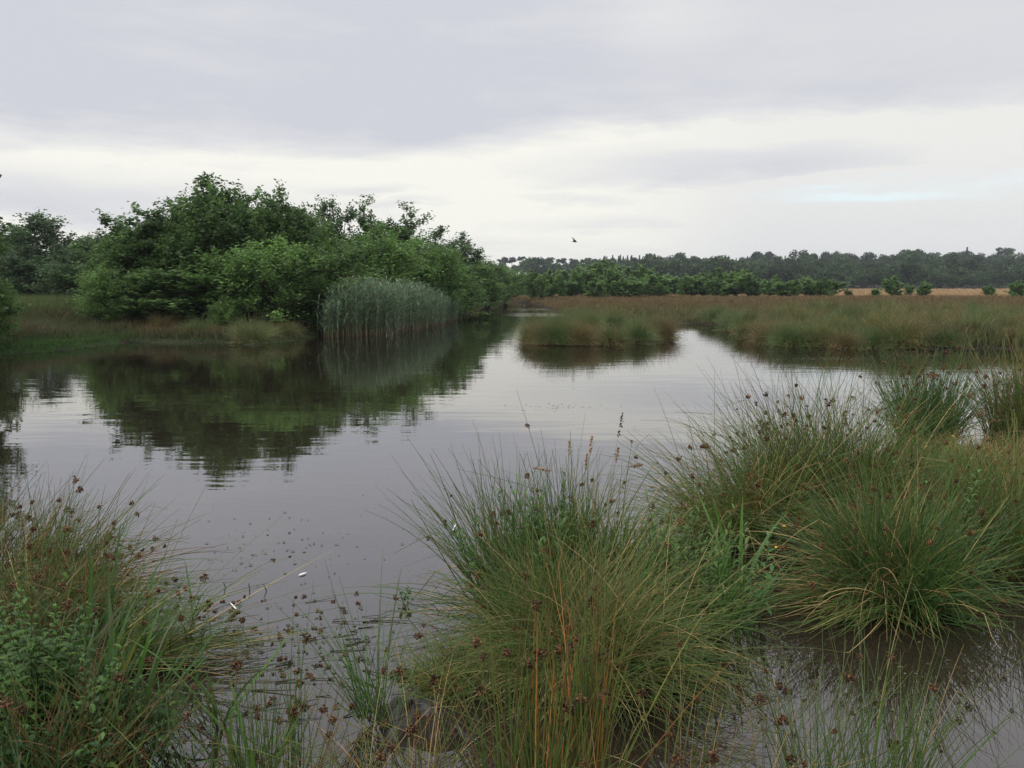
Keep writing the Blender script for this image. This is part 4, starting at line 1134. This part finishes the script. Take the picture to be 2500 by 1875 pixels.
es = [(1590, 716, 'rush tussock at the mouth of the channel behind the island'), (1625, 735, 'rush tussock just east of the channel mouth'), (1672, 746, 'low spreading tussock on the east shore, third from the channel mouth'), (1725, 752, 'big dark-bottomed tussock on the east shore'),
      (1785, 753, 'greener tussock following the big dark-bottomed one'), (1850, 756, 'bright green tussock midway along the east shore'), (1905, 757, 'tussock overhanging a dark hollow on the east shore'), (1965, 757, 'tussock trailing stems onto the mud flat'),
      (2095, 750, 'isolated dark tussock behind the mud flat'), (1555, 702, 'small tussock in the back of the channel')]
for i, (dx, dy, lb) in enumerate(es):
    p = W(dx, dy); tussock(lb, p[0], p[1] + 0.6, rng.uniform(0.7, 0.98), rng.uniform(0.75, 1.0), (i * 2 + 1) % 6, EG)
pts = []
while len(pts) < 110:
    y = 23.5 + 17 * rng.random() ** 1.4; x = y * rng.uniform(0.06, 0.64)
    if sdist([(x, y)], LAND)[0] > 0.4 and all((x - a) ** 2 + (y - b) ** 2 > 0.8 for a, b in pts): pts.append((x, y))
for x, y in pts:
    tussock('olive-brown rush tussock on the heath margin behind the east shore', x, y, rng.uniform(0.55, 0.95), rng.uniform(0.7, 1.0), int(rng.integers(6)), EG)
WT = 'rush tussocks on the west spit'
p = W(540, 742); root = empty('rush_tussock_plant', (p[0], p[1] + 0.2, 0.02)); tag(root, 'pale green tussock with a fringe of straw at the water, on the west spit', 'rush tussock', WT)
g = Geo(); P = stems(N=1100, L=0.75, r_base=0.4, lean=0.9, droop=0.8, K=6); tubes(g, P, 0.005 * rng.uniform(0.7, 1.3, len(P)), stem_cols(len(P), 7, [(0.075, 0.10, 0.035), GREEN, OLIVE, (0.12, 0.12, 0.05)], [4, 2, 3, 2]))
obj('foliage', g.mesh('rush_foliage', M_RUSH, True), root)
g = Geo(); P = stems(N=260, L=0.42, r_base=0.42, lean=1.45, droop=1.3, K=5); tubes(g, P, 0.006, stem_cols(260, 6, [STRAW, (0.2, 0.14, 0.07), BROWN], [3, 3, 2])); obj('dead_foliage', g.mesh('dead_rush_foliage', M_RUSH, True), root)
for dx, dy, s, hs, k, lb in ((610, 735, 0.8, 0.6, 0, 'flat spreading tussock at the tip of the west spit'), (420, 738, 0.75, 0.8, 1, 'dark green tussock west of the sapling'), (345, 735, 0.7, 0.9, 2, 'brownish tussock where the spit joins the bank')):
    p = W(dx, dy); tussock(lb, p[0], p[1] + 0.4, s, hs, k, WT)

# ------------------------------------------------------------------ reed bed
gs, gl = Geo(), Geo()
fr = np.array(wpts([(706, 730), (770, 727), (850, 721), (930, 707), (984, 691)]))
hts = [1.5, 1.9, 1.85, 1.6, 1.1]
n = 1300; u = rng.random(n) ** 0.85 * 4; k = np.minimum(u.astype(int), 3); f = (u - k)[:, None]
base = fr[k] * (1 - f) + fr[k + 1] * f
dep = rng.random(n) ** 1.1 * np.interp(u, [0, 1, 3, 4], [1.6, 3.0, 3.2, 2.0]); base = base + np.stack([dep * -0.25, dep], 1) + rng.normal(0, 0.16, (n, 2))
Ht = np.interp(u, range(5), hts) * rng.uniform(0.68, 1.14, n) * (1 - 0.25 * (rng.random(n) < 0.15))
rb = np.array([0.0, 0.0])
bl = fr[0]
t = np.linspace(0, 1, 7)
P = np.zeros((n, 7, 3)); lean = np.stack([rng.normal(0.05, 0.07, n), rng.normal(0, 0.06, n)], 1)
P[:, :, :2] = base[:, None] + lean[:, None] * Ht[:, None, None] * (t ** 1.6)[None, :, None]; P[:, :, 2] = Ht[:, None] * t - 0.05
RO = np.array([fr[1][0], fr[1][1], 0.0]); P -= RO
cs = np.array((0.15, 0.125, 0.07)) * (1 - t)[:, None] + np.array((0.06, 0.085, 0.04)) * t[:, None]
tubes(gs, P, 0.0065, np.broadcast_to(cs, (n, 7, 3)) * rng.uniform(0.7, 1.3, (n, 1, 1)), taper=0.4)
m = 12
LP = []
q0 = rng.uniform(0.02, 0.3, n)
for j in range(m):
    q = (q0 + (0.98 - q0) * (j + rng.random(n)) / m) * 6; k = np.minimum(q.astype(int), 5); f = (q - k)[:, None]
    o = P[np.arange(n), k] * (1 - f) + P[np.arange(n), k + 1] * f
    a = rng.normal(0.1, 1.0, n) + np.where(rng.random(n) < 0.3, 3.14, 0); d = np.stack([np.cos(a), np.sin(a) * 0.8], 1)
    L_ = rng.uniform(0.22, 0.44, n); e = rng.uniform(0.8, 1.35, n); pp = [o]
    for s in range(5):
        pp.append(pp[-1] + np.concatenate([d * np.cos(e)[:, None], np.sin(e)[:, None]], 1) * (L_ / 5)[:, None]); e = e - rng.uniform(0.1, 0.5, n)
    LP.append(np.stack(pp, 1))
LP = np.concatenate(LP)
blades(gl, LP, 0.022 * rng.uniform(0.6, 1.4, len(LP)), stem_cols(len(LP), 6, [(0.115, 0.175, 0.105), (0.09, 0.145, 0.078), (0.18, 0.235, 0.16), (0.13, 0.16, 0.065)], [4, 4, 2, 1], basea=0.0, tipa=0.2), 0.3)
sel = rng.choice(n, 240, replace=False); HP = []
for i in sel:
    tp = P[i, -1]; tt = np.linspace(0, 1, 5)[:, None]; HP.append(tp + np.array([0.10, rng.normal(0, 0.03), 0.14]) * tt - np.array([-0.03, 0, 0.10]) * tt ** 2)
blades(gl, np.array(HP), 0.02, np.tile(np.array((0.11, 0.085, 0.06)), (len(HP), 5, 1)), 0.8)
root = empty('reed_bed', RO); tag(root, 'blue-green reed bed standing in the water before the willows', 'reed bed')
obj('stem', gs.mesh('reed_stem', M_RUSH, True), root); obj('foliage', gl.mesh('reed_foliage', M_HERB), root)

# ------------------------------------------------------------------ weed on the water
g = Geo()
for (dx, dy, wx, wy, n) in ((905, 806, 60, 7, 260), (1800, 775, 170, 5, 420), (1960, 768, 90, 4, 200), (1180, 880, 120, 10, 60), (620, 1180, 200, 90, 90), (700, 1400, 170, 90, 160), (1950, 1500, 160, 90, 40), (520, 775, 240, 6, 120), (890, 1530, 60, 30, 120)):
    for _ in range(n):
        c = W(dx + rng.normal(0, wx * 0.5), dy + rng.normal(0, wy * 0.5), 0.004); q = rng.uniform(0.004, 0.014) * (1 + c[1] / 14); a = rng.random() * 6.28
        e1, e2 = np.array([math.cos(a), math.sin(a), 0]) * q, np.array([-math.sin(a), math.cos(a), 0]) * q * 0.6
        g.add([c - e1, c - e2 + [0, 0, 0.001], c + e1, c + e2 + [0, 0, 0.002]], [(0, 1, 2, 3)], np.array((0.05, 0.055, 0.03)) * rng.uniform(0.4, 1.8))
tag(obj('pond_weed_leaves', g.mesh('pond_weed', M_GRASS)), 'specks of pond weed floating on the water', 'pond weed', kind='stuff')

# ------------------------------------------------------------------ bird
def bird(p):
    import bmesh
    V, F = [], []
    prof = [(-0.21, 0.012, 0.004), (-0.15, 0.030, 0.012), (-0.08, 0.036, 0.036), (0.0, 0.046, 0.046), (0.08, 0.044, 0.044), (0.13, 0.030, 0.032), (0.165, 0.026, 0.028), (0.19, 0.016, 0.016), (0.225, 0.003, 0.004)]
    n = 10
    for i, (x, ry, rz) in enumerate(prof):
        for j in range(n):
            a = j / n * 6.283; V.append((x, ry * math.cos(a), rz * math.sin(a) + (0.012 if 0.12 < x < 0.2 else 0)))
    for i in range(len(prof) - 1):
        for j in range(n): F.append((i * n + j, i * n + (j + 1) % n, (i + 1) * n + (j + 1) % n, (i + 1) * n + j))
    for s in (1, -1):                    # wings raised and swept back
        k = len(V)
        sec = [(0.03, 0.055, 0.015, 0.15, 0.016), (0.16, 0.02, 0.10, 0.14, 0.012), (0.27, -0.03, 0.22, 0.12, 0.009), (0.38, -0.13, 0.27, 0.07, 0.006), (0.47, -0.25, 0.27, 0.015, 0.004)]
        for yy, xx, zz, ch, th in sec:
            zz *= 0.75; V += [(xx + 0.05, s * yy, zz), (xx, s * yy, zz + th), (xx - ch, s * yy, zz), (xx, s * yy, zz - th)]
        for i in range(4):
            for j in range(4): F.append((k + i * 4 + j, k + i * 4 + (j + 1) % 4, k + i * 4 + 4 + (j + 1) % 4, k + i * 4 + 4 + j))
    me = mesh('bird', V, F, None, M_BIRD, True)
    o = obj('bird', me, None, p); o.rotation_euler = (R(14), R(5), R(8)); o.scale = (1.05,) * 3
    rm = o.modifiers.new('remesh', 'REMESH'); rm.mode = 'VOXEL'; rm.voxel_size = 0.008; rm.use_smooth_shade = True
    tag(o, 'dark bird with raised wings flying over the heath', 'bird')


bird(D(1241, 522, 62))

# ------------------------------------------------------------------ air
def haze():
    m = bpy.data.materials.new('air'); m.use_nodes = True; nt = m.node_tree; nt.nodes.clear()
    out = nt.nodes.new('ShaderNodeOutputMaterial'); v = nt.nodes.new('ShaderNodeVolumePrincipled')
    v.inputs['Density'].default_value = 0.0003; v.inputs['Color'].default_value = (0.80, 0.87, 0.95, 1); v.inputs['Anisotropy'].default_value = 0.2
    nt.links.new(v.outputs[0], out.inputs['Volume'])
    x0, x1, y0, y1, z0, z1 = -520, 720, -40, 790, -1.5, 26
    V = [(x, y, z) for z in (z0, z1) for y in (y0, y1) for x in (x0, x1)]
    F = [(0, 2, 3, 1), (4, 5, 7, 6), (0, 1, 5, 4), (2, 6, 7, 3), (0, 4, 6, 2), (1, 3, 7, 5)]
    tag(obj('haze', mesh('haze', V, F, None, m)), kind='stuff')


haze()
